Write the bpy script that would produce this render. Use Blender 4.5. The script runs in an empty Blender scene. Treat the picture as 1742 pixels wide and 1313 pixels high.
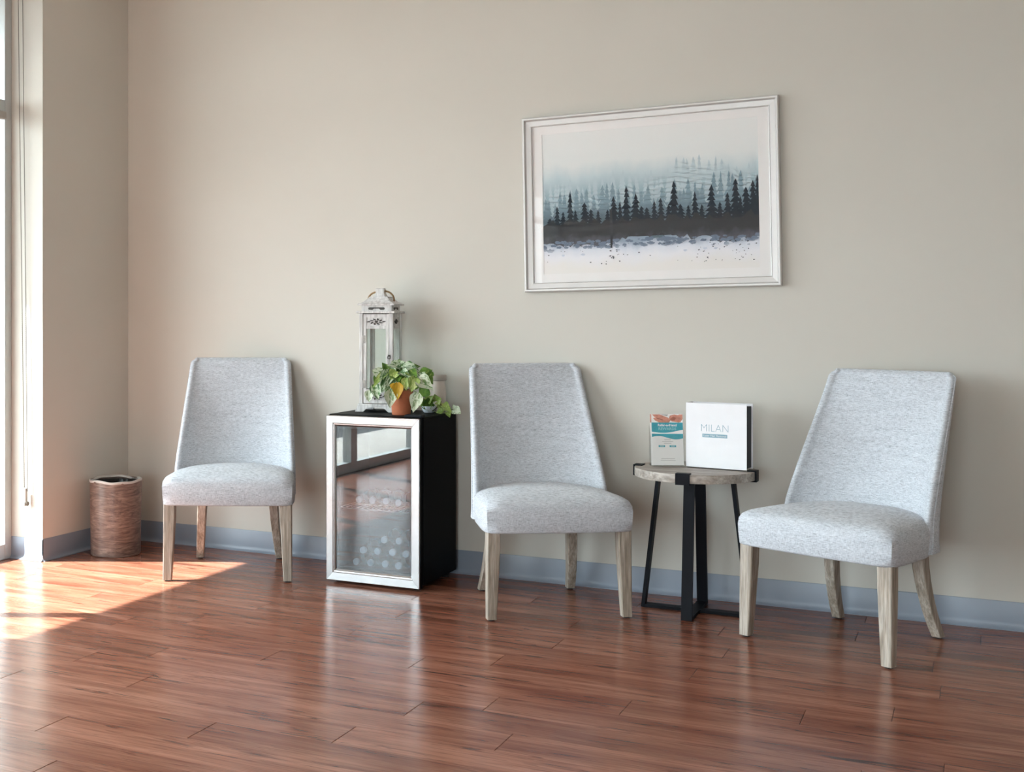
import bpy, bmesh, math, random
from mathutils import Vector, Matrix
random.seed(7)
S = bpy.context.scene
COL = S.collection
PI = math.pi
R = math.radians

# ------------------------------------------------------------------ camera
FPX, CX, CY, YAW, CAMH = 2119.6, 557.6, 534.0, 0.4828, 1.2
cd = bpy.data.cameras.new('camera')
cam = bpy.data.objects.new('camera', cd)
COL.objects.link(cam)
cam.location = (0, 0, CAMH)
cam.rotation_euler = (PI / 2, 0, YAW)
cd.sensor_fit = 'HORIZONTAL'
cd.sensor_width = 36.0
cd.lens = 36.0 * FPX / 1742
cd.shift_x = (871 - CX) / 1742
cd.shift_y = (CY - 656.5) / 1742
cd.clip_start = 0.05
cd.clip_end = 300
S.camera = cam

# ------------------------------------------------------------------ sky, sun, exposure
w = bpy.data.worlds.new('sky')
S.world = w
w.use_nodes = True
bg = w.node_tree.nodes['Background']
bg.inputs['Color'].default_value = (0.86, 0.93, 1.0, 1)
bg.inputs['Strength'].default_value = 6.0
sd = bpy.data.lights.new('sun', 'SUN')
sd.energy = 18.0
sd.angle = R(0.6)
sd.color = (1.0, 0.98, 0.95)
sun = bpy.data.objects.new('sun', sd)
COL.objects.link(sun)
sun.rotation_euler = Vector((0.596, 0.301, -0.744)).to_track_quat('-Z', 'Y').to_euler()
sun.location = (-8, -2, 8)
pd = bpy.data.lights.new('window_portal', 'AREA')
pd.shape = 'RECTANGLE'
pd.size = 2.8
pd.size_y = 7.6
pd.cycles.is_portal = True
po = bpy.data.objects.new('window_portal', pd)
COL.objects.link(po)
po.location = (-4.31, 0.9, 1.42)
po.rotation_euler = (0, R(-90), 0)
pd2 = pd.copy()
pd2.size, pd2.size_y = 2.1, 2.8
po2 = bpy.data.objects.new('window_portal', pd2)  # portal for the added fill glass behind the camera
COL.objects.link(po2)
po2.location = (-0.70, -3.10, 1.42)
po2.rotation_euler = (R(90), 0, 0)
S.view_settings.view_transform = 'Standard'
S.view_settings.look = 'None'
S.view_settings.gamma = 1.0
S.view_settings.use_curve_mapping = False
S.view_settings.exposure = 1.02
S.cycles.use_denoising = True
S.cycles.max_bounces = 14
S.cycles.diffuse_bounces = 8
S.cycles.transparent_max_bounces = 24
S.cycles.caustics_reflective = False
S.cycles.caustics_refractive = False
S.cycles.sample_clamp_indirect = 8.0

# ------------------------------------------------------------------ helpers
_c, _s = math.cos(YAW), math.sin(YAW)


def on_plane(px, py, y):
    """photograph pixel -> world point on the vertical plane y = const"""
    u = (px - CX) / FPX
    dx, dy = -_s + u * _c, _c + u * _s
    t = y / dy
    return Vector((dx * t, y, CAMH - (py - CY) * t / FPX))


class NT:
    def __init__(self, name):
        self.m = bpy.data.materials.new(name)
        self.m.use_nodes = True
        self.t = self.m.node_tree
        self.b = self.t.nodes['Principled BSDF']
        self.out = self.t.nodes['Material Output']

    def n(self, typ, **kw):
        nd = self.t.nodes.new(typ)
        for k, v in kw.items():
            if k in nd.inputs:
                nd.inputs[k].default_value = v
            else:
                setattr(nd, k, v)
        return nd

    def l(self, a, b):
        self.t.links.new(a, b)

    def ramp(self, fac, stops, interp='LINEAR'):
        r = self.t.nodes.new('ShaderNodeValToRGB')
        r.color_ramp.interpolation = interp
        els = r.color_ramp.elements
        while len(els) < len(stops):
            els.new(0.5)
        for e, (p, c) in zip(els, stops):
            e.position = p
            e.color = (*c, 1) if len(c) == 3 else c
        self.l(fac, r.inputs[0])
        return r.outputs[0]

    def mix(self, fac, a, b, mode='MIX'):
        x = self.t.nodes.new('ShaderNodeMix')
        x.data_type = 'RGBA'
        x.blend_type = mode
        for sock, v in ((x.inputs[0], fac), (x.inputs[6], a), (x.inputs[7], b)):
            if isinstance(v, (int, float)):
                sock.default_value = v
            elif isinstance(v, tuple):
                sock.default_value = (*v, 1)
            else:
                self.l(v, sock)
        return x.outputs[2]

    def coords(self, scale=(1, 1, 1), kind='Object', rnd=0.0, rot=(0, 0, 0)):
        tc = self.n('ShaderNodeTexCoord')
        mp = self.n('ShaderNodeMapping')
        mp.inputs['Scale'].default_value = scale
        mp.inputs['Rotation'].default_value = rot
        self.l(tc.outputs[kind], mp.inputs['Vector'])
        if rnd:
            oi = self.n('ShaderNodeObjectInfo')
            ml = self.n('ShaderNodeVectorMath', operation='SCALE')
            cb = self.n('ShaderNodeCombineXYZ')
            for i, k in enumerate((1.0, 7.3, 3.1)):
                mm = self.n('ShaderNodeMath', operation='MULTIPLY')
                mm.inputs[1].default_value = k * rnd
                self.l(oi.outputs['Random'], mm.inputs[0])
                self.l(mm.outputs[0], cb.inputs[i])
            ad = self.n('ShaderNodeVectorMath', operation='ADD')
            self.l(mp.outputs[0], ad.inputs[0])
            self.l(cb.outputs[0], ad.inputs[1])
            return ad.outputs[0]
        return mp.outputs[0]

    def noise(self, vec, scale=5, detail=4, rough=0.55, dist=0.0):
        x = self.n('ShaderNodeTexNoise')
        x.inputs['Scale'].default_value = scale
        x.inputs['Detail'].default_value = detail
        x.inputs['Roughness'].default_value = rough
        x.inputs['Distortion'].default_value = dist
        self.l(vec, x.inputs['Vector'])
        return x.outputs['Fac']

    def bump(self, h, strength=0.2, dist=0.002):
        b = self.n('ShaderNodeBump')
        b.inputs['Strength'].default_value = strength
        b.inputs['Distance'].default_value = dist
        self.l(h, b.inputs['Height'])
        self.l(b.outputs[0], self.b.inputs['Normal'])

    def base(self, c, rough=0.5, metal=0.0, spec=0.5):
        if isinstance(c, tuple):
            self.b.inputs['Base Color'].default_value = (*c, 1)
        else:
            self.l(c, self.b.inputs['Base Color'])
        if isinstance(rough, (int, float)):
            self.b.inputs['Roughness'].default_value = rough
        else:
            self.l(rough, self.b.inputs['Roughness'])
        self.b.inputs['Metallic'].default_value = metal
        self.b.inputs['Specular IOR Level'].default_value = spec
        return self.m


def plain(name, c, rough=0.5, metal=0.0, spec=0.5, var=0.06, scale=14):
    n = NT(name)
    f = n.noise(n.coords(), scale, 3)
    lo = tuple(max(0, x * (1 - var)) for x in c)
    hi = tuple(min(1, x * (1 + var)) for x in c)
    return n.base(n.ramp(f, [(0.3, lo), (0.7, hi)]), rough, metal, spec)


def sheet_glass(name, tint=(1, 1, 1), ior=1.5, rough=0.0):
    """thin pane: Fresnel mirror over a clear tinted sheet"""
    n = NT(name)
    f0 = ((ior - 1) / (ior + 1)) ** 2
    lw = n.n('ShaderNodeLayerWeight')
    lw.inputs['Blend'].default_value = 0.5
    pw = n.n('ShaderNodeMath', operation='POWER')
    pw.inputs[1].default_value = 5.0
    n.l(lw.outputs['Facing'], pw.inputs[0])
    fr = n.n('ShaderNodeMath', operation='MULTIPLY_ADD')
    fr.inputs[1].default_value = 1 - f0
    fr.inputs[2].default_value = f0
    n.l(pw.outputs[0], fr.inputs[0])
    tr = n.n('ShaderNodeBsdfTransparent')
    tr.inputs['Color'].default_value = (*tint, 1)
    gl = n.n('ShaderNodeBsdfGlossy')
    gl.inputs['Roughness'].default_value = rough
    mx = n.n('ShaderNodeMixShader')
    n.l(fr.outputs[0], mx.inputs[0])
    n.l(tr.outputs[0], mx.inputs[1])
    n.l(gl.outputs[0], mx.inputs[2])
    n.l(mx.outputs[0], n.out.inputs['Surface'])
    return n.m


def wood(name, dark, mid, light, axis=2, rough=0.6, stretch=14, scale=22, bump=0.25, spec=0.4, rnd=9.0):
    n = NT(name)
    sc = [stretch, stretch, stretch]
    sc[axis] = 1.0
    v = n.coords(tuple(sc), rnd=rnd)
    a = n.noise(v, scale / 10, 5, 0.65, 0.6)
    b = n.noise(v, scale / 2.2, 3, 0.6)
    c1 = n.ramp(a, [(0.3, dark), (0.5, mid), (0.72, light)])
    c2 = n.ramp(b, [(0.35, (0.35, 0.35, 0.35)), (0.62, (1, 1, 1))])
    n.bump(b, bump, 0.001)
    return n.base(n.mix(0.55, c1, c2, 'MULTIPLY'), rough, 0, spec)


class MB:
    """collects shapes, build() links them as ONE mesh object"""

    def __init__(self):
        self.b = bmesh.new()

    def box(self, x0, x1, y0, y1, z0, z1, bev=0.0, seg=2):
        v = [self.b.verts.new((x, y, z)) for x in (x0, x1) for y in (y0, y1) for z in (z0, z1)]
        fs = [self.b.faces.new([v[i] for i in f]) for f in
              ((0, 1, 3, 2), (4, 6, 7, 5), (0, 4, 5, 1), (2, 3, 7, 6), (0, 2, 6, 4), (1, 5, 7, 3))]
        if bev:
            es = list({e for f in fs for e in f.edges})
            bmesh.ops.bevel(self.b, geom=es, offset=bev, segments=seg, affect='EDGES', profile=0.5)
        return self

    def loft(self, rings, close=True, cap=True):
        """rings: lists of points of equal length"""
        vs = [[self.b.verts.new(p) for p in r] for r in rings]
        n = len(vs[0])
        for a, b in zip(vs, vs[1:]):
            for i in range(n if close else n - 1):
                j = (i + 1) % n
                self.b.faces.new((a[i], a[j], b[j], b[i]))
        if cap and close:
            self.b.faces.new(list(reversed(vs[0])))
            self.b.faces.new(vs[-1])
        return self

    def tube(self, pts, r, n=8, closed=False, taper=None):
        pts = [Vector(p) for p in pts]
        rings = []
        N = len(pts)
        up = Vector((0.13, 0.21, 0.97)).normalized()
        for i, p in enumerate(pts):
            if closed:
                d = pts[(i + 1) % N] - pts[i - 1]
            else:
                d = pts[min(i + 1, N - 1)] - pts[max(i - 1, 0)]
            d.normalize()
            if abs(d.dot(up)) > 0.98:
                up = Vector((0.9, 0.3, 0.1)).normalized()
            a = d.cross(up).normalized()
            b = d.cross(a)
            rr = r if taper is None else r * (1 + (taper - 1) * i / (N - 1))
            rings.append([p + rr * (math.cos(2 * PI * k / n) * a + math.sin(2 * PI * k / n) * b) for k in range(n)])
        if closed:
            vs = [[self.b.verts.new(q) for q in rg] for rg in rings]
            for i in range(N):
                A, B = vs[i], vs[(i + 1) % N]
                for k in range(n):
                    self.b.faces.new((A[k], A[(k + 1) % n], B[(k + 1) % n], B[k]))
        else:
            self.loft(rings)
        return self

    def lathe(self, prof, n=32, c=(0, 0), cap=True):
        rings = [[(c[0] + r * math.cos(2 * PI * k / n), c[1] + r * math.sin(2 * PI * k / n), z) for k in range(n)]
                 for r, z in prof]
        return self.loft(rings, True, cap)

    def poly(self, pts):
        self.b.faces.new([self.b.verts.new(p) for p in pts])
        return self

    def prism(self, pts2, y0, y1):
        """outline in x,z extruded along y"""
        A = [self.b.verts.new((x, y0, z)) for x, z in pts2]
        B = [self.b.verts.new((x, y1, z)) for x, z in pts2]
        self.b.faces.new(A)
        self.b.faces.new(list(reversed(B)))
        n = len(A)
        for i in range(n):
            j = (i + 1) % n
            self.b.faces.new((A[j], A[i], B[i], B[j]))
        return self

    def xf(self, M):
        bmesh.ops.transform(self.b, matrix=M, verts=self.b.verts)
        return self

    def mesh(self, name, mat, smooth=False, angle=40):
        bmesh.ops.recalc_face_normals(self.b, faces=self.b.faces)
        me = bpy.data.meshes.new(name)
        if smooth:
            for f in self.b.faces:
                f.smooth = True
            for e in self.b.edges:
                if len(e.link_faces) == 2 and e.calc_face_angle(0) > R(angle):
                    e.smooth = False
        self.b.to_mesh(me)
        self.b.free()
        me.materials.append(mat)
        return me

    def build(self, name, mat, parent=None, smooth=False, angle=40, loc=(0, 0, 0), rot=(0, 0, 0)):
        return link(name, self.mesh(name, mat, smooth, angle), parent, loc, rot)


def link(name, me, parent=None, loc=(0, 0, 0), rot=(0, 0, 0)):
    o = bpy.data.objects.new(name, me)
    COL.objects.link(o)
    o.location = loc
    o.rotation_euler = rot
    if parent is not None:
        o.parent = parent
    return o


def tag(o, label=None, cat=None, group=None, kind=None):
    for k, v in (('label', label), ('category', cat), ('group', group), ('kind', kind)):
        if v:
            o[k] = v
    return o


def thing(name, label, cat, loc=(0, 0, 0), rz=0.0, group=None):
    o = bpy.data.objects.new(name, None)
    COL.objects.link(o)
    o.location = loc
    o.rotation_euler = (0, 0, rz)
    o.empty_display_size = 0.1
    return tag(o, label, cat, group)


def copy_tree(o, parent=None):
    c = o.copy()
    COL.objects.link(c)
    c.parent = parent
    for ch in list(o.children):
        copy_tree(ch, c)
    return c


def text(name, body, size, mat, parent, loc, rot, sx=1.0, offset=0.0, align='CENTER', extrude=0.0):
    cu = bpy.data.curves.new(name, 'FONT')
    cu.body = body
    cu.size = size
    cu.align_x = align
    cu.align_y = 'CENTER'
    cu.offset = offset
    cu.extrude = extrude
    cu.resolution_u = 3
    cu.materials.append(mat)
    tmp = bpy.data.objects.new(name, cu)
    me = bpy.data.meshes.new_from_object(tmp)
    bpy.data.objects.remove(tmp)
    if not me.materials:
        me.materials.append(mat)
    o = link(name, me, parent, loc, rot)
    o.scale = (sx, 1, 1)
    return o


# ------------------------------------------------------------------ materials
def mk_wall():
    n = NT('wall_paint')
    v = n.coords()
    a = n.noise(v, 1.3, 3)
    f = n.noise(v, 220, 2)
    n.bump(f, 0.08, 0.0015)
    return n.base(n.ramp(a, [(0.3, (0.560, 0.545, 0.497)), (0.7, (0.580, 0.565, 0.515))]), 0.75, 0, 0.25)


def mk_floor():
    n = NT('cherry_plank')
    tone = n.noise(n.coords((0.6, 5.0, 1.0), rnd=30.0), 2.4, 4, 0.55, 0.7)
    grain = n.noise(n.coords((1.6, 46.0, 1.0), rnd=30.0), 3.0, 5, 0.62, 0.5)
    streak = n.noise(n.coords((1.5, 15.0, 1.0), rnd=47.0), 2.6, 4, 0.6, 1.1)
    c = n.ramp(tone, [(0.26, (0.135, 0.044, 0.027)), (0.45, (0.225, 0.086, 0.053)), (0.60, (0.300, 0.130, 0.084)),
                      (0.78, (0.385, 0.188, 0.130))])
    c = n.mix(0.75, c, n.ramp(grain, [(0.32, (0.55, 0.47, 0.45)), (0.52, (1.0, 1.0, 1.0)), (0.72, (1.12, 1.14, 1.14))]), 'MULTIPLY')
    c = n.mix(0.9, c, n.ramp(streak, [(0.30, (0.20, 0.15, 0.14)), (0.36, (0.66, 0.60, 0.58)), (0.43, (1, 1, 1))]), 'MULTIPLY')
    # a few knots
    vo = n.n('ShaderNodeTexVoronoi')
    vo.inputs['Scale'].default_value = 1.9
    n.l(n.coords((0.7, 3.4, 1.0), rnd=30.0), vo.inputs['Vector'])
    kn = n.ramp(vo.outputs['Distance'], [(0.02, (0.30, 0.25, 0.23)), (0.09, (1, 1, 1))])
    c = n.mix(0.8, c, kn, 'MULTIPLY')
    oi = n.n('ShaderNodeObjectInfo')
    c = n.mix(1.0, c, n.ramp(oi.outputs['Random'], [(0.0, (0.90, 0.89, 0.89)), (1.0, (1.08, 1.07, 1.06))]), 'MULTIPLY')
    n.bump(grain, 0.035, 0.0004)
    return n.base(c, 0.22, 0, 0.33)


def mk_fabric():
    n = NT('heather_fabric')
    a = n.noise(n.coords((40, 40, 420)), 1.6, 3, 0.6)
    b = n.noise(n.coords((420, 420, 60)), 1.3, 2, 0.6)
    g = n.noise(n.coords((5, 5, 40)), 1.5, 3, 0.6)
    m = n.mix(0.35, a, b)
    m = n.mix(0.10, m, g)
    c = n.ramp(m, [(0.37, (0.29, 0.315, 0.350)), (0.48, (0.50, 0.540, 0.590)), (0.60, (0.66, 0.70, 0.745))])
    n.bump(m, 0.30, 0.0012)
    n.b.inputs['Sheen Weight'].default_value = 0.2
    n.b.inputs['Sheen Roughness'].default_value = 0.5
    return n.base(c, 0.92, 0, 0.1)


def mk_can():
    n = NT('wood_print')
    v = n.coords((2.6, 2.6, 15.0))
    a = n.noise(v, 2.0, 6, 0.66, 2.6)
    b = n.noise(n.coords((6, 6, 90)), 2.5, 3)
    c = n.ramp(a, [(0.28, (0.045, 0.028, 0.024)), (0.45, (0.155, 0.100, 0.080)), (0.62, (0.27, 0.190, 0.155)), (0.8, (0.38, 0.30, 0.265))])
    c = n.mix(0.5, c, n.ramp(b, [(0.35, (0.5, 0.48, 0.47)), (0.6, (1.05, 1.05, 1.05))]), 'MULTIPLY')
    return n.base(c, 0.38, 0, 0.5)


def mk_steel():
    n = NT('brushed_steel')
    b = n.noise(n.coords((3, 3, 3)), 3, 2)
    n.b.inputs['Anisotropic'].default_value = 0.4
    return n.base(n.ramp(b, [(0.3, (0.40, 0.405, 0.41)), (0.7, (0.44, 0.445, 0.45))]), 0.27, 1.0)


def mk_leaf(name, g1, g2, pale, amount, edge=0.0):
    n = NT(name)
    v = n.coords((3.0, 1.1, 1.0), rnd=20.0)
    a = n.noise(v, 2.2, 4, 0.65, 1.0)
    f = n.noise(n.coords((1.6, 1.0, 1.0), rnd=20.0), 2.0, 2)
    g = n.ramp(f, [(0.35, g1), (0.65, g2)])
    c = n.mix(n.ramp(a, [(amount, (0, 0, 0)), (amount + 0.09, (1, 1, 1))]), g, pale)
    n.b.inputs['Transmission Weight'].default_value = 0.0
    n.b.inputs['Subsurface Weight'].default_value = 0.0
    return n.base(c, 0.42, 0, 0.45)


M = dict(
    wall=mk_wall(), floor=mk_floor(), fabric=mk_fabric(), can=mk_can(), steel=mk_steel(),
    ceiling=plain('ceiling_paint', (0.78, 0.77, 0.74), 0.85, var=0.02),
    sub=plain('subfloor', (0.035, 0.016, 0.012), 0.8),
    base=plain('vinyl_base', (0.235, 0.275, 0.335), 0.38, spec=0.55, var=0.04, scale=5),
    alu=plain('window_alu', (0.50, 0.53, 0.53), 0.35, 0.3, var=0.03),
    pane=sheet_glass('window_glass', (0.95, 0.98, 0.97), 1.45),
    oak=wood('weathered_oak', (0.23, 0.185, 0.140), (0.40, 0.345, 0.285), (0.58, 0.53, 0.47), 2, 0.6, 16, 24, 0.35),
    black=plain('black_metal', (0.007, 0.008, 0.011), 0.5, 0.0, 0.10),
    fridge_black=plain('black_enamel', (0.003, 0.003, 0.0035), 0.5, 0, 0.05),
    rubber=plain('black_rubber', (0.010, 0.010, 0.010), 0.7),
    cambric=plain('black_cambric', (0.010, 0.010, 0.011), 0.95, spec=0.1),
    fglass=sheet_glass('door_glass', (0.70, 0.74, 0.77), 1.95),
    liner=plain('dark_liner', (0.030, 0.037, 0.044), 0.7, spec=0.1),
    wire=plain('shelf_wire', (0.72, 0.74, 0.75), 0.3, 0.9),
    cap=plain('white_cap', (0.68, 0.75, 0.80), 0.4),
    tabletop=wood('ash_plank', (0.22, 0.185, 0.15), (0.40, 0.355, 0.31), (0.54, 0.50, 0.455), 0, 0.5, 12, 20, 0.2),
    white=plain('white_vinyl', (0.78, 0.79, 0.82), 0.45, var=0.02),
    paper=plain('paper', (0.86, 0.855, 0.84), 0.7, var=0.02),
    acrylic=sheet_glass('acrylic', (0.985, 0.99, 0.99), 1.35),
    teal=plain('teal_ink', (0.055, 0.36, 0.44), 0.5, var=0.12, scale=30),
    teal2=plain('pale_teal_ink', (0.30, 0.60, 0.63), 0.5),
    skin=plain('skin_ink', (0.60, 0.27, 0.20), 0.5, var=0.25, scale=60),
    skin2=plain('dark_skin_ink', (0.36, 0.13, 0.09), 0.5, var=0.2, scale=60),
    ink=plain('grey_ink', (0.40, 0.40, 0.40), 0.6),
    blue=plain('blue_ink', (0.20, 0.36, 0.44), 0.5),
    pages=plain('black_pages', (0.008, 0.010, 0.016), 0.6),
    lwood=wood('whitewashed_wood', (0.56, 0.56, 0.55), (0.70, 0.70, 0.69), (0.80, 0.80, 0.79), 2, 0.7, 8, 20, 0.15),
    ldark=plain('antique_recess', (0.050, 0.046, 0.042), 0.8),
    lgrey=plain('antique_carving', (0.34, 0.33, 0.31), 0.7, var=0.2, scale=120),
    lglass=sheet_glass('lantern_glass', (0.95, 0.98, 0.97), 1.5),
    rope=plain('jute_rope', (0.26, 0.17, 0.085), 0.95, var=0.3, scale=150),
    terra=plain('terracotta', (0.44, 0.135, 0.060), 0.75, var=0.08, scale=25),
    soil=plain('soil', (0.035, 0.022, 0.014), 0.95, var=0.4, scale=90),
    bowl=plain('white_ceramic', (0.68, 0.74, 0.80), 0.25, var=0.02),
    jar=plain('cream_ceramic', (0.66, 0.60, 0.53), 0.4, var=0.03),
    jarlid=plain('grey_lid', (0.42, 0.40, 0.36), 0.45, var=0.05),
    stem=plain('green_stem', (0.14, 0.17, 0.05), 0.6),
    dstem=plain('brown_stem', (0.035, 0.025, 0.016), 0.7),
    leaf_v=mk_leaf('variegated_leaf', (0.035, 0.10, 0.030), (0.085, 0.20, 0.055), (0.52, 0.62, 0.46), 0.46),
    leaf_p=mk_leaf('pale_leaf', (0.10, 0.22, 0.07), (0.22, 0.34, 0.13), (0.62, 0.70, 0.54), 0.40),
    leaf_g=mk_leaf('green_leaf', (0.040, 0.115, 0.012), (0.12, 0.24, 0.030), (0.30, 0.40, 0.10), 0.58),
    leaf_l=mk_leaf('lime_leaf', (0.16, 0.27, 0.045), (0.27, 0.38, 0.085), (0.48, 0.54, 0.22), 0.52),
    leaf_y=mk_leaf('yellow_leaf', (0.46, 0.26, 0.012), (0.60, 0.40, 0.02), (0.28, 0.13, 0.01), 0.66),
    silver=plain('silver_frame', (0.60, 0.595, 0.585), 0.40, 0.25, var=0.02),
    mat=plain('mat_board', (0.84, 0.835, 0.83), 0.8, var=0.01),
    artglass=sheet_glass('art_glass', (0.995, 0.995, 0.995), 1.3),
    liner_bag=sheet_glass('bin_bag', (0.55, 0.55, 0.56), 1.4, 0.2),
    bagrim=plain('bag_rim', (0.50, 0.48, 0.45), 0.4),
    inside=plain('bin_inside', (0.030, 0.028, 0.027), 0.8),
    chain=plain('bead_chain', (0.20, 0.19, 0.165), 0.4, 0.3),
    bracket=plain('grey_plastic', (0.36, 0.35, 0.32), 0.4),
    concrete=plain('pale_concrete', (0.55, 0.53, 0.50), 0.9, var=0.08, scale=3),
    asphalt=plain('asphalt', (0.050, 0.052, 0.055), 0.9, var=0.3, scale=5),
    stucco=plain('pale_stucco', (0.66, 0.65, 0.62), 0.9, var=0.04, scale=2),
    darkwin=plain('dark_window', (0.02, 0.025, 0.03), 0.15),
    label=plain('bottle_label', (0.16, 0.38, 0.50), 0.5, var=0.15, scale=80),
    pet=sheet_glass('bottle_plastic', (0.86, 0.90, 0.92), 1.6, 0.03),
)

# ------------------------------------------------------------------ setting
XW, XP, YP, YB, ZC = -4.225, -4.03, 4.71, 5.395, 3.0   # window face, pier side face, pier front face, back wall, ceiling
XR, YF = 3.2, -3.0

MB().box(XP - 0.4, XR + 0.15, YB, YB + 0.15, -0.1, ZC + 0.15).build('wall_back', M['wall'])['kind'] = 'structure'
MB().box(XR, XR + 0.15, YF - 0.15, YB, -0.1, ZC + 0.15).build('wall_right', M['wall'])['kind'] = 'structure'
wf = MB()
FWX0, FWX1 = -1.75, 0.35                                # unseen glass added in the front wall to let in fill light
wf.box(-4.45, FWX0, YF - 0.15, YF, -0.1, ZC + 0.15).box(FWX1, XR, YF - 0.15, YF, -0.1, ZC + 0.15).box(FWX0, FWX1, YF - 0.15, YF, 2.86, ZC + 0.15)
wf.build('wall_front', M['wall'])['kind'] = 'structure'
MB().box(-4.45, XR, YF, YB, ZC, ZC + 0.15).build('ceiling', M['ceiling'])['kind'] = 'structure'
wl = MB()
wl.box(-4.45, XP, YP, YB, -0.1, ZC)
wl.box(-4.45, XW, YF, YP, 2.86, ZC)
wl.build('wall_left', M['wall'])['kind'] = 'structure'

# cove base: face, rounded top, flared toe
COVE = [(0, 0), (0.016, 0), (0.0165, 0.003), (0.011, 0.0065), (0.0062, 0.013), (0.0045, 0.022), (0.0040, 0.030),
        (0.0040, 0.104), (0.0028, 0.1075), (0, 0.108)]


def cove(name, p0, p1, nrm):
    rings = [[(p[0] + nrm[0] * d, p[1] + nrm[1] * d, z) for d, z in COVE] for p in (p0, p1)]
    o = MB().loft(rings).build(name, M['base'], smooth=True, angle=50)
    o['kind'] = 'structure'
    return o


cove('baseboard_back', (XP, YB), (XR, YB), (0, -1))
cove('baseboard_left', (XP, YP - 0.004), (XP, YB), (1, 0))
cove('baseboard_pier', (XW, YP), (XP + 0.004, YP), (0, -1))
cove('baseboard_right', (XR, YF), (XR, YB), (-1, 0))
cove('baseboard_front', (FWX1, YF), (XR, YF), (0, 1))

# floor: subfloor with every plank laid on it
fl = MB().box(-4.45, XR, YF, YB, -0.10, -0.012).build('floor', M['sub'])
fl['kind'] = 'structure'
PW, PL, PY0 = 0.1545, 1.25, 2.784
SEAMS = {0: -2.411, 3: -2.435, 4: -2.778, 5: -2.586, 7: -1.72, 8: -2.733, 9: -0.85, 10: -2.614, 12: -2.644,
         1: -1.99, 2: -2.86, 6: -2.21, 11: -2.05, 13: -2.12, 14: -1.66, 15: -2.5, 16: -2.9, -1: -1.72, -2: -2.2}


def plank_mesh(L, W, name='plank'):
    m = MB()
    g, gx, h, bv = 0.00022, 0.0007, 0.011, 0.0006
    x0, x1, y0, y1 = -L / 2 + gx, L / 2 - gx, -W / 2 + g, W / 2 - g
    bx, by = 0.0011, 0.0004
    m.loft([[(x0, y0, -h), (x1, y0, -h), (x1, y1, -h), (x0, y1, -h)],
            [(x0, y0, -bv), (x1, y0, -bv), (x1, y1, -bv), (x0, y1, -bv)],
            [(x0 + bx, y0 + by, 0), (x1 - bx, y0 + by, 0), (x1 - bx, y1 - by, 0), (x0 + bx, y1 - by, 0)]])
    return m.mesh(name, M['floor'])


full_plank = plank_mesh(PL, PW)
rest = []
rf = random.Random(3)
for k in range(-38, 18):
    y0 = PY0 + k * PW
    ya, yb2 = max(y0, YF), min(y0 + PW, YB)
    if yb2 - ya < 0.005:
        continue
    s = SEAMS.get(k, -2.0 + rf.uniform(0, PL))
    x = s - 4 * PL
    while x < XR:
        xa, xb = max(x, -4.45), min(x + PL, XR)
        if xb - xa > 0.01:
            yc, xc = (ya + yb2) / 2, (xa + xb) / 2
            in_view = yb2 > 2.2 and xb > -4.45 and xa < 0.75 * (yc - 3.0) + 0.35
            if in_view:
                whole = abs((xb - xa) - PL) < 1e-6 and abs((yb2 - ya) - PW) < 1e-6
                me = full_plank if whole else plank_mesh(xb - xa, yb2 - ya)
                link('plank', me, fl, (xc, yc, 0))
            else:
                rest.append((xa, xb, ya, yb2))
        x += PL
rm = MB()
for xa, xb, ya, yb2 in rest:
    rm.box(xa + 0.0005, xb - 0.0005, ya + 0.0003, yb2 - 0.0003, -0.011, 0)
tag(rm.build('plank_field', M['floor'], fl), kind='stuff')

# storefront windows in the left wall
FX0, FX1 = -4.30, XW
posts = [(4.662, 4.71), (3.366, 3.416), (2.90, 2.965), (2.02, 2.08), (1.34, 1.44), (0.20, 0.26), (-0.93, -0.87), (-2.06, -2.0), (-3.0, -2.95)]
for i in range(len(posts) - 1):
    hi, lo = posts[i], posts[i + 1]
    wd = MB().box(FX0, FX1, hi[0], hi[1], 0, 2.86, 0.003).build('window_%d' % (i + 1), M['alu'])
    wd['kind'] = 'structure'
    MB().box(FX0, FX1, lo[1], hi[0], 0.0, 0.075, 0.003).build('sill_rail', M['alu'], wd)
    MB().box(FX0, FX1, lo[1], hi[0], 2.19, 2.246, 0.003).build('transom_bar', M['alu'], wd)
    MB().box(FX0, FX1, lo[1], hi[0], 2.80, 2.86, 0.003).build('head_rail', M['alu'], wd)
    MB().box(-4.268, -4.262, lo[1], hi[0], 0.075, 2.19).build('pane', M['pane'], wd)
    MB().box(-4.268, -4.262, lo[1], hi[0], 2.246, 2.80).build('transom_pane', M['pane'], wd)
    if i == 0:
        MB().box(FX1, FX1 + 0.03, 4.50, 4.645, 2.145, 2.185, 0.008).build('door_closer', M['bracket'], wd)
MB().box(FX0, FX1, -3.0, -2.95, 0, 2.86, 0.003).build('trim_1', M['alu'])['kind'] = 'structure'
for i in range(2):  # added front windows, out of view, there to brighten the room
    xa = FWX0 + i * 1.05
    xb = xa + 1.05
    wd = MB().box(xa, xa + 0.05, YF - 0.09, YF - 0.02, 0, 2.86, 0.003).build('window_%d' % (i + 9), M['alu'])
    wd['kind'] = 'structure'
    for nm, za, zb in (('sill_rail', 0.0, 0.075), ('transom_bar', 2.19, 2.246), ('head_rail', 2.80, 2.86)):
        MB().box(xa + 0.05, xb, YF - 0.09, YF - 0.02, za, zb, 0.003).build(nm, M['alu'], wd)
    MB().box(xa + 0.05, xb, YF - 0.058, YF - 0.052, 0.075, 2.19).build('pane', M['pane'], wd)
    MB().box(xa + 0.05, xb, YF - 0.058, YF - 0.052, 2.246, 2.80).build('transom_pane', M['pane'], wd)

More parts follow.
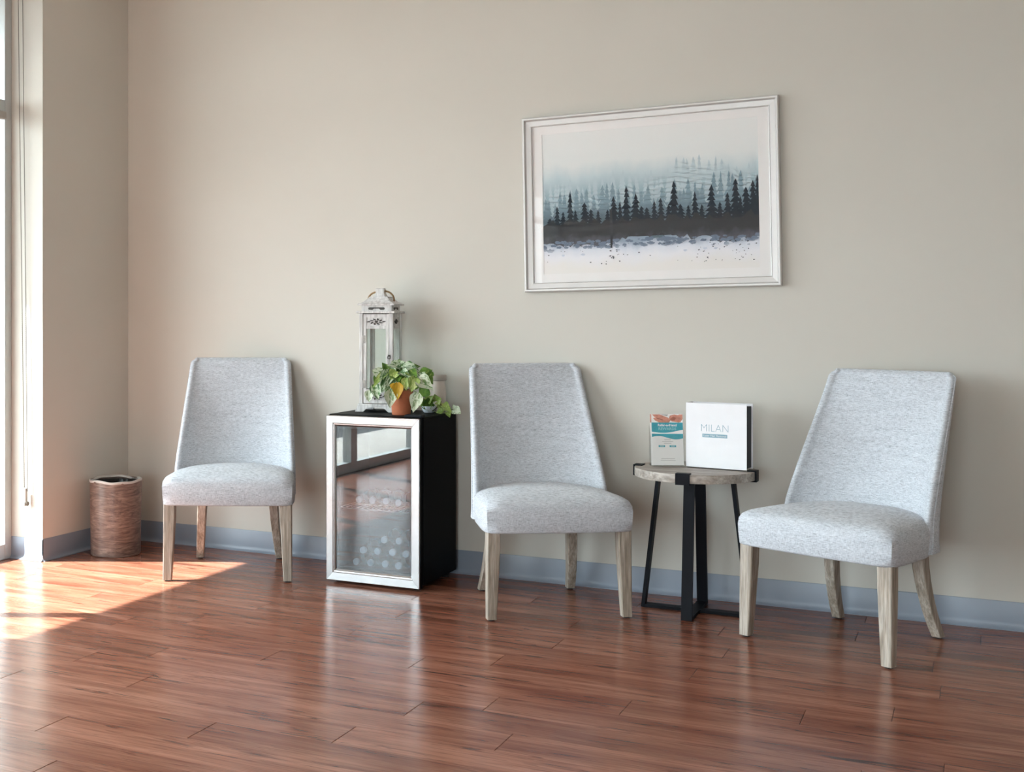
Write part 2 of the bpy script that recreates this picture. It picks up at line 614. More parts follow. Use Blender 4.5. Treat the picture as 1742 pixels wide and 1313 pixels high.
# outdoors: sidewalk, lot, canopy above the glass, pale building down the street
for nm, mm, b in (('ground_sidewalk', 'concrete', (-5.6, -4.45, -12, 16, -0.25, -0.02)),
                  ('ground_lot', 'asphalt', (-60, -5.6, -60, 60, -0.3, -0.14)),
                  ('ground_entry', 'concrete', (-4.45, 12, -12, -3.15, -0.25, -0.02)),
                  ('wall_added_canopy', 'stucco', (-5.445, 8, -5.6, -3.16, 2.80, 2.949)),  # unseen slab added to block direct sun from the added front glass
                  ('ground_curb', 'concrete', (-4.45, -4.30, -12, 16, -0.25, -0.015)),
                  ('wall_canopy', 'stucco', (-5.385, -4.46, -14, 14, 2.80, 2.95))):
    MB().box(*b).build(nm, M[mm])['kind'] = 'structure'
bd = MB().box(-30, -9.0, 13.0, 22.0, -0.2, 6.0).build('wall_far_building', M['stucco'])
bd['kind'] = 'structure'
for k in range(5):
    MB().box(-28 + k * 4, -25.6 + k * 4, 12.95, 13.0, 0.8, 2.9).build('far_window', M['darkwin'], bd)


# ------------------------------------------------------------------ chairs
def superell(n, hw, hd, e=2.0):
    return [(hw * math.copysign(abs(math.cos(2 * PI * k / n)) ** (2 / e), math.cos(2 * PI * k / n)),
             hd * math.copysign(abs(math.sin(2 * PI * k / n)) ** (2 / e), math.sin(2 * PI * k / n))) for k in range(n)]


def lerp_tab(tab, t):
    for (a, va), (b, vb) in zip(tab, tab[1:]):
        if t <= b:
            k = (t - a) / (b - a)
            k = min(max(k, 0), 1)
            return va + (vb - va) * k
    return tab[-1][1]


def square_leg(secs):
    """secs: (cx, cy, z, half x, half y)"""
    m = MB()
    rings = []
    for cx, cy, z, hx, hy in secs:
        c = min(hx, hy) * 0.14
        rings.append([(cx + sx * (hx - ax), cy + sy * (hy - ay), z) for sx, sy, ax, ay in
                      ((1, 1, 0, c), (1, 1, c, 0), (-1, 1, c, 0), (-1, 1, 0, c), (-1, -1, 0, c), (-1, -1, c, 0), (1, -1, c, 0), (1, -1, 0, c))])
    return m.loft(rings)


def make_chair():
    t = thing('accent_chair', 'x', 'chair', group='grey upholstered side chairs along the wall')
    # seat: outline half-widths by depth
    hw = [(-0.29, 0.292), (-0.2, 0.297), (0.0, 0.283), (0.06, 0.262), (0.14, 0.235), (0.22, 0.18), (0.25, 0.12)]
    out = []
    nside = 13
    ys = [-0.287 + (0.25 + 0.287) * i / (nside - 1) for i in range(nside)]
    right = [(lerp_tab(hw, y), y) for y in ys]
    front = [(-0.292 + 0.584 * i / 12, -0.287 - 0.012 * (1 - ((i - 6) / 6) ** 2)) for i in range(1, 12)]
    out = right + [(-x, y) for x, y in reversed(right)] + front
    # soften the two front corners
    out = [(x * (0.985 if (abs(x) > 0.28 and y < -0.28) else 1), y + (0.006 if (abs(x) > 0.28 and y < -0.28) else 0)) for x, y in out]
    cx0, cy0 = 0.0, -0.03
    prof = [(0.985, 0.342), (1.0, 0.348), (1.012, 0.39), (1.016, 0.42), (1.006, 0.443), (0.975, 0.459), (0.92, 0.469), (0.82, 0.477),
            (0.62, 0.484), (0.38, 0.488), (0.15, 0.490)]
    rings = [[(cx0 + (x - cx0) * k, cy0 + (y - cy0) * k, z) for x, y in out] for k, z in prof]
    MB().loft(rings).build('seat', M['fabric'], t, smooth=True, angle=60)
    # backrest shell
    NU, NV = 28, 18
    inner, outer, piping = [], [], []
    RC = 0.016   # radius of the top corners
    zs = [0.352 + (0.956 - 0.352) * j / NV for j in range(NV + 1)] + [0.956 + RC * q for q in (0.25, 0.48, 0.66, 0.80, 0.90, 0.97)]
    for z in zs:
        k = max(0.0, (z - 0.46) / (0.972 - 0.46))
        yc = 0.15 + 0.145 * k + (-0.01 if z < 0.46 else 0) + 0.012 * math.sin(PI * k)      # inner centre
        ye = 0.0 + 0.285 * (k ** 1.06)                                       # wing front edge
        W = 0.288 - 0.042 * k
        q = max(0.0, (z - 0.956) / RC)
        W -= RC * (1 - math.sqrt(max(0.0, 1 - q * q)))
        Wi = W - 0.030
        yo = 0.205 + 0.145 * k                                               # outer back
        ri, ro = [], []
        for i in range(NU + 1):
            ph = -PI / 2 + PI * i / NU
            c = max(math.cos(ph), 0.0)
            sn = math.sin(ph)
            e1, e2 = c ** 1.45, c ** 0.62
            ri.append((Wi * sn, ye + 0.012 + (yc - ye - 0.012) * e1, z))
            ro.append((W * sn, ye + 0.012 + (yo - ye - 0.012) * e2, z))
        inner.append(ri)
        outer.append(ro)
        piping.append(((W, ye + 0.012, z)))
    m = MB()
    # closed cross-section rings: inner left->right, rounded wing edge, outer right->left, rounded wing edge
    rings = []
    for ri, ro in zip(inner, outer):
        er = Vector(ri[-1]).lerp(Vector(ro[-1]), 0.5)
        el = Vector(ri[0]).lerp(Vector(ro[0]), 0.5)
        d = 0.014
        rr = list(ri)
        rr += [tuple(Vector(ri[-1]).lerp(Vector(ro[-1]), f) + Vector((0, -d * math.sin(PI * f) ** 0.6, 0))) for f in (0.12, 0.3, 0.5, 0.7, 0.88)]
        rr += list(reversed(ro))
        rr += [tuple(Vector(ro[0]).lerp(Vector(ri[0]), f) + Vector((0, -d * math.sin(PI * f) ** 0.6, 0))) for f in (0.12, 0.3, 0.5, 0.7, 0.88)]
        rings.append(rr)
    # rounded top: shrink towards the mid-line
    n = len(rings[-1])
    last = rings[-1]
    half = NU + 1
    mids = []
    for idx in range(n):
        p = Vector(last[idx])
        # partner on the other skin
        if idx < half:
            q = Vector(last[half + 5 + (half - 1 - idx)])
        elif idx < half + 5:
            p = q = (Vector(last[half - 1]) + Vector(last[half + 5])) / 2
        elif idx < 2 * half + 5:
            q = Vector(last[half - 1 - (idx - half - 5)])
        else:
            p = q = (Vector(last[0]) + Vector(last[2 * half + 4])) / 2
        mids.append((p + q) / 2)
    for f, dz in ((0.10, 0.004), (0.34, 0.0085), (0.66, 0.0115), (0.96, 0.0125)):
        rings.append([tuple(Vector(p).lerp(mm, f) + Vector((0, 0, dz))) for p, mm in zip(last, mids)])
    m.loft(rings)
    for _ in range(4):
        bmesh.ops.smooth_vert(m.b, verts=[v for v in m.b.verts if v.co.z > 0.37], factor=0.5, use_axis_x=True, use_axis_y=True, use_axis_z=False)
    m.b.verts.ensure_lookup_table()
    seam_lines = [[m.b.verts[j * n + idx].co.copy() for j in range(len(zs))] for idx in (half + 5, 2 * half + 4)]
    bk = m.build('backrest', M['fabric'], t, smooth=True, angle=75)
    for pts in seam_lines:
        MB().tube(pts, 0.0028, 6).build('piping', M['fabric'], bk, smooth=True)
    # legs
    for sx in (-1, 1):
        f = square_leg([(sx * 0.262, -0.254, 0.345, 0.026, 0.026), (sx * 0.263, -0.255, 0.27, 0.0255, 0.0255),
                        (sx * 0.268, -0.2605, 0.10, 0.0215, 0.0215), (sx * 0.271, -0.264, 0.006, 0.0185, 0.0185)]
                       ).build('leg', M['oak'], t)
        MB().lathe([(0.013, 0.0), (0.014, 0.006)], 12, (sx * 0.271, -0.264)).build('glide', M['rubber'], f)
        rsec = []
        for k in range(9):
            u = k / 8
            z = 0.352 - 0.346 * u
            yy = 0.165 + 0.012 * u + 0.085 * u ** 2.2
            rsec.append((sx * (0.170 + 0.025 * u ** 1.4), yy, z, 0.0225 - 0.005 * u, 0.027 - 0.008 * u))
        r = square_leg(rsec).build('leg', M['oak'], t, smooth=True, angle=30)
        MB().lathe([(0.012, 0.0), (0.013, 0.006)], 12, (sx * 0.195, 0.262)).build('glide', M['rubber'], r)
    MB().loft([[(0.24, -0.235, 0.336), (-0.24, -0.235, 0.336), (-0.19, 0.19, 0.318), (0.19, 0.19, 0.318)],
               [(0.25, -0.24, 0.352), (-0.25, -0.24, 0.352), (-0.21, 0.20, 0.356), (0.21, 0.20, 0.356)]]).build('dust_cover', M['cambric'], t)
    return t


chair = make_chair()
for i, (x, y, a, lab) in enumerate((
        (-3.110, 4.985, 25.6, 'light grey upholstered chair between the wood-look bin and the glass-door fridge'),
        (-1.613, 4.988, 32.6, 'light grey upholstered chair between the glass-door fridge and the round side table'),
        (-0.422, 4.974, -23.2, 'light grey upholstered chair right of the round side table, turned towards the window'))):
    o = chair if i == 0 else copy_tree(chair)
    o.location = (x, y, 0)
    o.rotation_euler = (0, 0, R(a))
    o['label'] = lab

# ------------------------------------------------------------------ wine-cooler style fridge
FX, FY = -2.366, 4.93
fr = thing('mini_fridge', 'black mini fridge with stainless framed glass door holding water bottles', 'fridge', (FX, FY, 0))
bw, by0, by1, bz0, bz1 = 0.2295, 0.040, 0.415, 0.026, 0.745
wallt = 0.028
body = MB()
body.box(-bw, -bw + wallt, by0, by1, bz0, bz1)
body.box(bw - wallt, bw, by0, by1, bz0, bz1)
body.box(-bw + wallt, bw - wallt, by0, by1, bz1 - wallt, bz1)
body.box(-bw + wallt, bw - wallt, by0, by1, bz0, bz0 + wallt)
body.box(-bw + wallt, bw - wallt, by1 - wallt, by1, bz0 + wallt, bz1 - wallt)
body.build('body', M['fridge_black'], fr)
MB().box(-bw - 0.001, bw + 0.001, by0 - 0.002, by1 + 0.001, bz1, bz1 + 0.006, 0.002).build('top_panel', M['fridge_black'], fr)
li = MB()
x0, x1, yb_, z0_, z1_ = -bw + wallt, bw - wallt, by1 - wallt, bz0 + wallt, bz1 - wallt
e = 0.002
li.box(x0, x0 + e, by0, yb_, z0_, z1_).box(x1 - e, x1, by0, yb_, z0_, z1_).box(x0, x1, yb_ - e, yb_, z0_, z1_)
li.box(x0, x1, by0, yb_, z0_, z0_ + e).box(x0, x1, by0, yb_, z1_ - e, z1_)
li.build('liner', M['liner'], fr)
# door
dw, dz0, dz1, dd = 0.2265, 0.014, 0.748, 0.034
sw, rw, rb = 0.045, 0.047, 0.050
door = MB()
door.box(-dw, -dw + 0.02, 0.008, dd, dz0, dz1).box(dw - 0.02, dw, 0.008, dd, dz0, dz1)
door.box(-dw + 0.02, dw - 0.02, 0.008, dd, dz0, dz0 + 0.02).box(-dw + 0.02, dw - 0.02, 0.008, dd, dz1 - 0.02, dz1)
door = door.build('door', M['fridge_black'], fr)


def rail(p):  # mitred rail: outer edge a-b, inner edge c-d (x,z); raised flat face, bevelled inner lip
    a, b, c, d = p
    def L(q, r, t):
        return (q[0] + (r[0] - q[0]) * t, q[1] + (r[1] - q[1]) * t)
    m = MB()
    prof = [(0.0, 0.012), (0.0, 0.002), (0.05, 0.0), (0.70, 0.0012), (0.76, 0.0045), (0.86, 0.0050), (1.0, 0.0105), (1.0, 0.0124)]
    g = Vector((b[0] - a[0], b[1] - a[1])).normalized() * 0.0006   # hairline gap at the mitres
    r1 = [(L(a, d, t)[0] + g.x, y, L(a, d, t)[1] + g.y) for t, y in prof]
    r2 = [(L(b, c, t)[0] - g.x, y, L(b, c, t)[1] - g.y) for t, y in prof]
    m.loft([r1, r2])
    return m


O = [(-dw, dz0), (dw, dz0), (dw, dz1), (-dw, dz1)]
I = [(-dw + sw, dz0 + rb), (dw - sw, dz0 + rb), (dw - sw, dz1 - rw), (-dw + sw, dz1 - rw)]
for k, nm in enumerate(('bottom_rail', 'side_rail', 'top_rail', 'side_rail')):
    j = (k + 1) % 4
    rail((O[k], O[j], I[j], I[k])).build(nm, M['steel'], door)
MB().box(-dw + sw - 0.004, dw - sw + 0.004, 0.0125, 0.0165, dz0 + rb - 0.004, dz1 - rw + 0.004).build('glass_pane', M['fglass'], door)
gk = MB()
gx, gz0, gz1 = dw - sw, dz0 + rb, dz1 - rw
gk.box(-gx, -gx + 0.010, 0.0185, dd + 0.004, gz0, gz1).box(gx - 0.010, gx, 0.0185, dd + 0.004, gz0, gz1)
gk.box(-gx, gx, 0.0185, dd + 0.004, gz0 - 0.002, gz0 + 0.010).box(-gx, gx, 0.0185, dd + 0.004, gz1 - 0.010, gz1 + 0.002)
gk.build('gasket', M['rubber'], door)
MB().box(0.150, 0.232, 0.012, 0.060, 0.7515, 0.764, 0.004).build('hinge_cover', M['black'], fr)
for sx in (-0.19, 0.19):
    for yy in (0.065, 0.375):
        MB().lathe([(0.018, 0.0), (0.018, 0.008), (0.012, 0.010), (0.012, 0.027)], 14, (sx, yy)).build('foot', M['rubber'], fr)
MB().box(-0.215, 0.215, 0.050, 0.062, 0.008, 0.026).build('kick_plate', M['rubber'], fr)
# wire shelf
SZ = 0.330
sh = MB()
sh.tube([(x0 + 0.004, 0.062, SZ), (x1 - 0.004, 0.062, SZ)], 0.0028, 8)
sh.tube([(x0 + 0.004, yb_ - 0.02, SZ), (x1 - 0.004, yb_ - 0.02, SZ)], 0.0028, 8)
sh.tube([(x0 + 0.004, 0.22, SZ - 0.004), (x1 - 0.004, 0.22, SZ - 0.004)], 0.0025, 8)
shelf = sh.build('shelf', M['wire'], fr, smooth=True)
for k in range(15):
    xx = x0 + 0.02 + (x1 - x0 - 0.04) * k / 14
    MB().tube([(xx, 0.060, SZ + 0.007), (xx, 0.066, SZ + 0.0045), (xx, yb_ - 0.018, SZ + 0.0035)], 0.0016, 6).build('wire', M['wire'], shelf, smooth=True)

# water bottles lying in the fridge, caps towards the door
BR = 0.0315


def make_bottle():
    t = thing('water_bottle', 'x', 'bottle', group='water bottles lying in the fridge')
    prof = [(0.0125, 0.0), (0.0125, 0.012), (0.0135, 0.020), (0.019, 0.032), (0.0265, 0.052), (0.0305, 0.075), (0.031, 0.10), (0.0295, 0.104),
            (0.031, 0.108), (0.031, 0.150), (0.0295, 0.155), (0.031, 0.160), (0.031, 0.188), (0.027, 0.198)]
    MB().lathe(prof, 20).xf(Matrix.Rotation(-PI / 2, 4, 'X')).build('bottle_body', M['pet'], t, smooth=True)
    MB().lathe([(0.0142, -0.004), (0.0150, -0.003), (0.0150, 0.011)], 18).xf(Matrix.Rotation(-PI / 2, 4, 'X')).build('cap', M['cap'], t, smooth=True)
    MB().lathe([(0.0316, 0.109), (0.0316, 0.149)], 20, cap=False).xf(Matrix.Rotation(-PI / 2, 4, 'X')).build('paper_band', M['label'], t, smooth=True)
    return t


bot = make_bottle()
rows = [
    ('bottom row', 'from the left', 0.0875, [-2.486, -2.418, -2.348, -2.278]),
    ('second row', 'from the left', 0.1420, [-2.452, -2.383, -2.313, -2.243]),
    ('third row', 'from the left', 0.1965, [-2.348, -2.278]),
    ('upper shelf', 'from the left', SZ + 0.0055 + BR, [-2.472, -2.408, -2.343, -2.277, -2.212]),
]
ordn = ['first', 'second', 'third', 'fourth', 'fifth']
first = True
for rn, _, z, xs in rows:
    for k, xx in enumerate(xs):
        o = bot if first else copy_tree(bot)
        first = False
        where = 'on the wire shelf' if rn == 'upper shelf' else 'in the %s of the pile' % rn
        last = k == len(xs) - 1
        o['label'] = '%s water bottle from the left %s in the fridge' % (ordn[k], where)
        o.location = (xx, FY + 0.088 + 0.006 * ((k * 7) % 3), z)
        o.rotation_euler = (0, random.uniform(0, 6), 0)

# ------------------------------------------------------------------ lantern on the fridge
ZT = 0.7515
ln = thing('lantern', 'whitewashed wooden lantern with rope handle behind the potted pothos', 'lantern', (-2.466, 5.235, ZT), R(9.0))
h = 0.080
bs = MB()
bs.prism([(-0.098, 0), (-0.060, 0), (-0.045, 0.014), (-0.028, 0.020), (0.028, 0.020), (0.045, 0.014), (0.060, 0), (0.098, 0), (0.086, 0.028), (-0.086, 0.028)], -0.088, -0.076)
bs.prism([(-0.098, 0), (-0.060, 0), (-0.045, 0.014), (-0.028, 0.020), (0.028, 0.020), (0.045, 0.014), (0.060, 0), (0.098, 0), (0.086, 0.028), (-0.086, 0.028)], 0.066, 0.078)
for sx in (-1, 1):
    bs.box(sx * 0.082 - 0.006, sx * 0.082 + 0.006, -0.076, 0.066, 0.014, 0.028)
bs.box(-0.086, 0.086, -0.086, 0.080, 0.028, 0.036, 0.002)
bs.build('base', M['lwood'], ln)
z0, z1 = 0.036, 0.452
for sx in (-1, 1):
    for sy in (-1, 1):
        MB().box(sx * 0.0715 - 0.0085, sx * 0.0715 + 0.0085, sy * 0.0715 - 0.0085, sy * 0.0715 + 0.0085, z0, z1, 0.0015).build('corner_post', M['lwood'], ln)
# front door
dr = MB()
xa, xb, yf = -0.061, 0.061, -0.078
dr.box(xa, xa + 0.015, yf, yf + 0.012, z0 + 0.003, z1 - 0.004, 0.001).box(xb - 0.015, xb, yf, yf + 0.012, z0 + 0.003, z1 - 0.004, 0.001)
for za, zb in ((z0 + 0.003, z0 + 0.017), (z0 + 0.052, z0 + 0.066), (z1 - 0.072, z1 - 0.058), (z1 - 0.020, z1 - 0.004)):
    dr.box(xa + 0.015, xb - 0.015, yf, yf + 0.012, za, zb, 0.001)
dr = dr.build('door', M['lwood'], ln)
MB().box(xa + 0.015, xb - 0.015, yf + 0.005, yf + 0.007, z0 + 0.066, z1 - 0.072).build('glass_pane', M['lglass'], dr)


def carving(cx, y, cz, sxx, szz, parent, rot=0.0, M4=None):
    m = MB()
    for k in range(10):
        a = 2 * PI * k / 10
        r0 = 0.62
        px, pz = math.cos(a) * r0, math.sin(a) * r0 * (0.9 - 0.35 * abs(math.cos(a)))
        if k == 0:
            px += 0.28
        if k == 5:
            px -= 0.28
        ang = a + 0.35
        pts = [(-0.24, 0), (-0.05, 0.15), (0.18, 0.10), (0.30, 0), (0.12, -0.10), (-0.08, -0.12)]
        q = [(cx + sxx * (px + x * math.cos(ang) - z * math.sin(ang)), cz + szz * (pz + x * math.sin(ang) + z * math.cos(ang))) for x, z in pts]
        m.prism(q, y, y + 0.004)
    q = [(cx + sxx * 0.2 * math.cos(2 * PI * k / 10), cz + szz * 0.26 * math.sin(2 * PI * k / 10)) for k in range(10)]
    m.prism(q, y, y + 0.004)
    if M4:
        m.xf(M4)
    return m.build('carving', M['ldark'], parent)


for zc_ in (z1 - 0.039, z0 + 0.0345):
    MB().box(xa + 0.015, xb - 0.015, yf + 0.004, yf + 0.010, zc_ - 0.020, zc_ + 0.020).build('panel', M['lwood'], dr)
    carving(0.0, yf + 0.0015, zc_, 0.040, 0.021, dr)
for zc_ in (z0 + 0.09, z1 - 0.12):
    MB().box(xa - 0.006, xa + 0.010, yf - 0.0015, yf, zc_ - 0.018, zc_ + 0.018, 0.0005).build('hinge', M['lgrey'], dr)
lt = MB().tube([(xb + 0.001 + 0.007 * math.cos(a), yf - 0.004, 0.250 + 0.007 * math.sin(a)) for a in [2 * PI * k / 12 for k in range(12)]], 0.0016, 6, True)
lt.box(xb - 0.004, xb + 0.008, yf - 0.003, yf, 0.254, 0.262).build('latch', M['ldark'], dr, smooth=True)
# side and back panels
for k, ang in enumerate((PI / 2, PI, -PI / 2)):
    Mt = Matrix.Rotation(ang, 4, 'Z')
    m = MB()
    m.box(-0.063, -0.050, yf + 0.003, yf + 0.011, z0, z1).box(0.050, 0.063, yf + 0.003, yf + 0.011, z0, z1)
    for za, zb in ((z0, z0 + 0.015), (z0 + 0.052, z0 + 0.064), (z1 - 0.070, z1 - 0.058), (z1 - 0.018, z1)):
        m.box(-0.050, 0.050, yf + 0.003, yf + 0.011, za, zb)
    side = m.xf(Mt).build('side_panel', M['lwood'], ln)
    MB().box(-0.050, 0.050, yf + 0.006, yf + 0.008, z0 + 0.064, z1 - 0.070).xf(Mt).build('glass_pane', M['lglass'], side)
    for zc_ in (z1 - 0.038, z0 + 0.0335):
        MB().box(-0.050, 0.050, yf + 0.005, yf + 0.010, zc_ - 0.021, zc_ + 0.021).xf(Mt).build('panel', M['lwood'], side)
        carving(0.0, yf + 0.003, zc_, 0.028, 0.016, side, M4=Mt)
MB().box(-0.092, 0.092, -0.092, 0.092, z1, z1 + 0.010, 0.002).build('ledge', M['lwood'], ln)
ub = MB().loft([[(sx * 0.072, sy * 0.072, z1 + 0.010) for sx, sy in ((-1, -1), (1, -1), (1, 1), (-1, 1))],
                [(sx * 0.072, sy * 0.072, z1 + 0.036) for sx, sy in ((-1, -1), (1, -1), (1, 1), (-1, 1))]]).build('vent_box', M['lwood'], ln)
for ang in (0, PI / 2, PI, -PI / 2):
    MB().prism([(-0.040, z1 + 0.021), (-0.036, z1 + 0.016), (-0.020, z1 + 0.015), (-0.012, z1 + 0.021), (0.012, z1 + 0.021), (0.020, z1 + 0.015), (0.036, z1 + 0.016),
                (0.040, z1 + 0.021), (0.036, z1 + 0.027), (-0.036, z1 + 0.027)], -0.0735, -0.070).xf(Matrix.Rotation(ang, 4, 'Z')).build('vent_slot', M['ldark'], ub)
rf_ = MB()
sq = [(-1, -1), (1, -1), (1, 1), (-1, 1)]
rf_.loft([[(sx * q, sy * q, z1 + 0.036 + zz) for sx, sy in sq] for q, zz in ((0.086, 0), (0.088, 0.006), (0.064, 0.018), (0.046, 0.034), (0.044, 0.040))])
rf_.build('roof', M['lwood'], ln)
MB().loft([[(sx * q, sy * q, z1 + 0.076 + zz) for sx, sy in sq] for q, zz in ((0.028, 0), (0.024, 0.006), (0.0195, 0.018), (0.0195, 0.036), (0.017, 0.040))]).build('finial', M['lwood'], ln)
rp = [(0.020 + 0.044 * math.sin(a), 0.0, z1 + 0.060 + 0.042 * math.cos(a)) for a in [PI * (-0.02 + 0.56 * k / 9) for k in range(10)]]
rp2 = [(-x, y + 0.004, z - 0.004) for x, y, z in rp]
MB().tube(list(reversed(rp2)) + rp, 0.0042, 8).build('rope_handle', M['rope'], ln, smooth=True)

# ------------------------------------------------------------------ plants on the fridge
LT = [(0.0, 0.10), (0.06, 0.34), (0.16, 0.47), (0.30, 0.50), (0.48, 0.44), (0.66, 0.31), (0.84, 0.14), (1.0, 0.0)]


def leaf_mesh(mat, droop, fold, wave, name='leaf'):
    vs, fs = [], []
    cols = (-1.0, -0.5, 0.0, 0.5, 1.0)
    for r, (t, hw_) in enumerate(LT):
        for c in cols:
            y = t - (0.075 * (abs(c) ** 1.5) if r == 0 else 0)
            z = fold * abs(c) * hw_ * 2 - droop * t * t + wave * math.sin(9 * t + 2 * c) * abs(c)
            vs.append((c * hw_, y, z))
    n = len(cols)
    for r in range(len(LT) - 1):
        for c in range(n - 1):
            a = r * n + c
            fs.append((a, a + 1, a + n + 1, a + n))
    me = bpy.data.meshes.new(name)
    me.from_pydata(vs, [], fs)
    for p in me.polygons:
        p.use_smooth = True
    me.materials.append(mat)
    return me


LEAVES = {k: [leaf_mesh(M['leaf_' + k], d, f, wv) for d, f, wv in ((0.10, 0.20, 0.02), (0.22, 0.28, 0.035), (-0.06, 0.16, 0.03))] for k in 'vpgly'}
rl = random.Random(11)


def add_leaf(parent, B, T, width, kind, face=(0.45, -0.75, 0.45)):
    d = T - B
    L = d.length
    Y = d.normalized()
    N = Vector(face).normalized()
    X = Y.cross(N)
    if X.length < 0.05:
        X = Y.cross(Vector((1, 0, 0)))
    X.normalize()
    Z = X.cross(Y)
    Mx = Matrix(((X.x * width, Y.x * L, Z.x * L, B.x), (X.y * width, Y.y * L, Z.y * L, B.y), (X.z * width, Y.z * L, Z.z * L, B.z), (0, 0, 0, 1)))
    o = link('leaf', rl.choice(LEAVES[kind]), parent)
    o.matrix_local = Matrix.Translation(-parent.location) @ Mx
    return o


def px(cx_, cy_, y):
    return on_plane(600 + cx_ / 8.71, 590 + cy_ / 8.71, y)


PPM = 0.00030  # metres per crop pixel at the fridge (8.71 crop pixels to one photo pixel)
pot = thing('potted_pothos', 'variegated pothos with one yellow leaf in a terracotta pot on the fridge', 'plant', (-2.290, 5.075, ZT))
MB().lathe([(0.040, 0.0), (0.0415, 0.002), (0.0475, 0.072), (0.0478, 0.074), (0.0505, 0.075), (0.0515, 0.078), (0.0530, 0.108), (0.0520, 0.111),
            (0.0480, 0.110), (0.0460, 0.098)], 36).build('pot', M['terra'], pot, smooth=True, angle=35)
MB().lathe([(0.046, 0.094), (0.046, 0.099), (0.02, 0.101)], 20).build('soil', M['soil'], pot, smooth=True)
PLIST = [  # base, tip (crop px), width px, depth of base, tip, kind, facing
    (700, 330, 530, 250, 150, 5.085, 5.045, 'v', (0.3, -0.5, 0.8)), (690, 300, 850, 255, 120, 5.09, 5.10, 'v', (0.3, -0.5, 0.8)),
    (640, 300, 700, 185, 150, 5.10, 5.13, 'p', (0.3, -0.6, 0.7)), (530, 375, 430, 232, 100, 5.06, 5.05, 'g', (0.7, -0.7, 0.2)),
    (440, 410, 275, 350, 150, 5.07, 5.05, 'p', (0.2, -0.8, 0.5)), (560, 365, 420, 645, 170, 5.05, 4.99, 'v', (0.3, -0.8, 0.4)),
    (520, 385, 282, 595, 95, 5.04, 5.00, 'l', (0.2, -0.7, 0.6)), (330, 560, 380, 785, 140, 5.03, 5.01, 'v', (0.3, -0.9, 0.2)),
    (600, 480, 480, 720, 130, 5.03, 4.985, 'v', (0.4, -0.9, 0.3)), (560, 650, 555, 905, 150, 5.00, 4.985, 'p', (0.5, -0.9, 0.1)),
    (665, 535, 665, 788, 125, 5.005, 4.995, 'y', (0.5, -0.9, 0.2)), (620, 540, 620, 660, 100, 5.01, 5.00, 'y', (0.2, -0.9, 0.3)),
    (620, 400, 690, 530, 160, 5.05, 5.005, 'g', (0.4, -0.7, 0.5)), (790, 465, 790, 645, 110, 5.03, 5.01, 'l', (0.2, -0.9, 0.2)),
    (915, 445, 870, 670, 140, 5.03, 5.01, 'l', (0.5, -0.9, 0.2)), (740, 320, 1025, 355, 150, 5.07, 5.09, 'v', (0.3, -0.6, 0.8)),
    (1000, 370, 1185, 350, 90, 5.08, 5.10, 'g', (0.3, -0.6, 0.8)), (1175, 365, 1060, 470, 100, 5.09, 5.06, 'g', (0.6, -0.7, 0.4)),
    (950, 500, 1200, 610, 190, 5.04, 5.05, 'p', (0.35, -0.75, 0.6)), (1090, 450, 1190, 560, 110, 5.07, 5.07, 'g', (0.5, -0.6, 0.6)),
    (1110, 620, 985, 740, 150, 5.05, 5.03, 'g', (0.4, -0.8, 0.4)), (955, 685, 892, 975, 150, 5.005, 4.985, 'p', (0.5, -0.85, 0.2)),
    (250, 650, 240, 820, 110, 5.06, 5.05, 'p', (0.2, -0.9, 0.2)), (700, 390, 850, 440, 120, 5.04, 5.02, 'v', (0.3, -0.6, 0.7)),
    (820, 360, 960, 470, 130, 5.05, 5.03, 'g', (0.4, -0.7, 0.6)), (800, 300, 900, 420, 130, 5.10, 5.09, 'g', (0.4, -0.7, 0.6)),
    (520, 340, 640, 420, 130, 5.07, 5.03, 'v', (0.4, -0.6, 0.7)), (640, 360, 560, 480, 130, 5.04, 5.01, 'l', (0.4, -0.7, 0.6)),
    (980, 400, 1080, 520, 120, 5.06, 5.05, 'v', (0.4, -0.7, 0.6)), (690, 430, 760, 580, 130, 5.05, 5.03, 'g', (0.4, -0.8, 0.3)),
    (860, 470, 830, 600, 110, 5.06, 5.04, 'g', (0.4, -0.8, 0.3)), (960, 520, 930, 640, 100, 5.06, 5.05, 'g', (0.4, -0.8, 0.3)),
    (400, 430, 320, 560, 110, 5.08, 5.06, 'g', (0.3, -0.8, 0.5)), (480, 560, 430, 680, 100, 5.06, 5.05, 'v', (0.3, -0.8, 0.4)),
    (760, 300, 640, 360, 130, 5.11, 5.06, 'g', (0.4, -0.6, 0.8)), (880, 330, 1000, 270, 100, 5.11, 5.13, 'g', (0.4, -0.6, 0.8)),
]
soil_top = Vector((-2.290, 5.075, ZT + 0.10))
sm = []
for i, (bx, by_, tx, ty, wd_, yb0, yt0, kind, face) in enumerate(PLIST):
    B, T = px(bx, by_, yb0), px(tx, ty, yt0)
    add_leaf(pot, B, T, wd_ * 0.00040, kind, face)
    a = rl.uniform(0, 2 * PI)
    s0 = soil_top + Vector((0.02 * math.cos(a), 0.02 * math.sin(a), 0))
    mid = (s0 + B) / 2 + Vector((0, 0, 0.025))
    pts = [s0.lerp(mid, t).lerp(mid.lerp(B, t), t) - pot.location for t in (0, 0.25, 0.5, 0.75, 1)]
    MB().tube(pts, 0.0013, 5).build('stem', M['stem'], pot, smooth=True)

